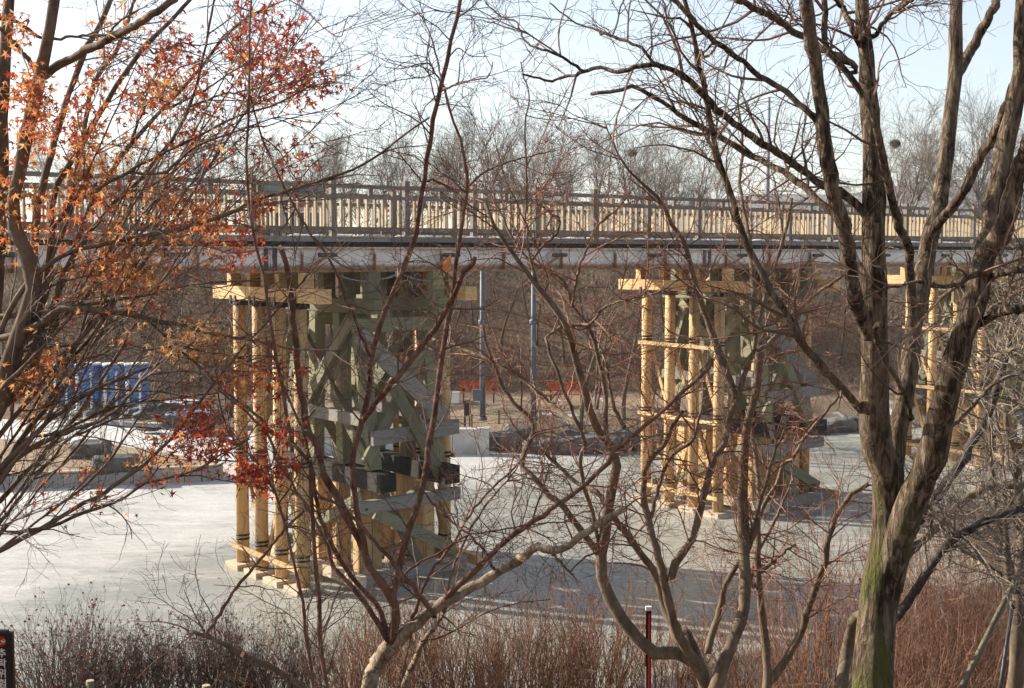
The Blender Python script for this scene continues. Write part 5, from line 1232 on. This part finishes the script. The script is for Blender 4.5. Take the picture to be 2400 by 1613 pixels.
def ic(pts, rad): tb.add(np.array([(a, 0, b_) for a, b_ in pts])[None], np.full((1, len(pts)), rad), 6)
ic([(.000, .004), (.010, .000), (.018, -.004)], .0042); ic([(.018, -.004), (.026, .006), (.029, .013)], .0022); ic([(.016, -.002), (.024, -.003), (.030, -.006)], .0022); ic([(.008, .002), (.012, .010), (.020, .016)], .0022); ic([(.018, -.004), (.014, -.012), (.010, -.016)], .0022)
ic([(-.024, -.020), (-.004, -.020), (-.004, -.013), (.004, -.012)], .0016); ic([(-.022, .010), (-.012, .006), (-.004, .006)], .0026)
f = link('falling_figure', tb.mesh('falling_figure', 'signwhite'), disc); f.rotation_euler = (0, 0, math.pi / 2); f.location = (.0045, 0, 0); f.scale = (1, .4, 1)
for k, ch in enumerate('추락위험'):
    cu = bpy.data.curves.new('letter', 'FONT'); cu.body = ch; cu.size = .068; cu.align_x = 'CENTER'; cu.align_y = 'CENTER'; cu.extrude = .0012; cu.offset = .0009; cu.materials.append(M['signwhite'])
    tmp = bpy.data.objects.new('letter_curve', cu); COL.objects.link(tmp); bpy.context.view_layer.update()
    me = bpy.data.meshes.new_from_object(tmp.evaluated_get(bpy.context.evaluated_depsgraph_get())); bpy.data.objects.remove(tmp)
    o = link('letter', me, r); o.rotation_euler = (math.pi / 2, 0, 0); o.location = (.006, -.0135, zt - .150 - k * .071)
D = 9.6; a = at(1520, 1432, D); g = hz(a[0], D); r = empty('marker_post', (a[0], D, g)); tag(r, 'slim black post with red stripe standing in the brown shrubs', 'post')
H = a[2] - g
box('post_body', (0, 0, H / 2 - .1), (.042, .03, H + .2), 'signboard', r); box('red_stripe', (.004, -.0165, H / 2), (.014, .004, H * .96), 'markred', r); box('top_cap', (0, 0, H + .02), (.044, .034, .03), 'signwhite', r); box('white_edge', (-.019, -.0165, H * .3), (.006, .004, H * .55), 'signwhite', r)
for px, py, lb in ((211, 1597, 'short round stake top below the left shrubs'), (483, 1608, 'short pale stake top left of the sapling foot')):
    a = at(px, py, 8.4); g = hz(a[0], 8.4); r = empty('stake', (a[0], 8.4, g)); tag(r, lb, 'stake', 'stakes at the bottom edge')
    rod('stake_body', (0, 0, -.2), (0, 0, a[2] - g), .028, 'stake', r, 10); rod('stake_top', (0, 0, a[2] - g), (0, 0, a[2] - g + .006), .026, 'coping', r, 10)

# ------------------------------------------------------------------ thin winter haze
me = mesh_np('haze', (BOX_V * np.array([4400, 2200, 130]) + np.array([300, 1050, 62])), BOX_F)
m, nt, p = new_mat('thin_haze'); nt.nodes.remove(p)
v = N(nt, 'ShaderNodeVolumePrincipled'); v.inputs['Color'].default_value = (.92, .95, 1, 1); v.inputs['Density'].default_value = 0.00014; v.inputs['Anisotropy'].default_value = 0.3
nt.links.new(v.outputs[0], nt.nodes['Material Output'].inputs['Volume']); me.materials.append(m)
tag(link('haze', me), kind='stuff')
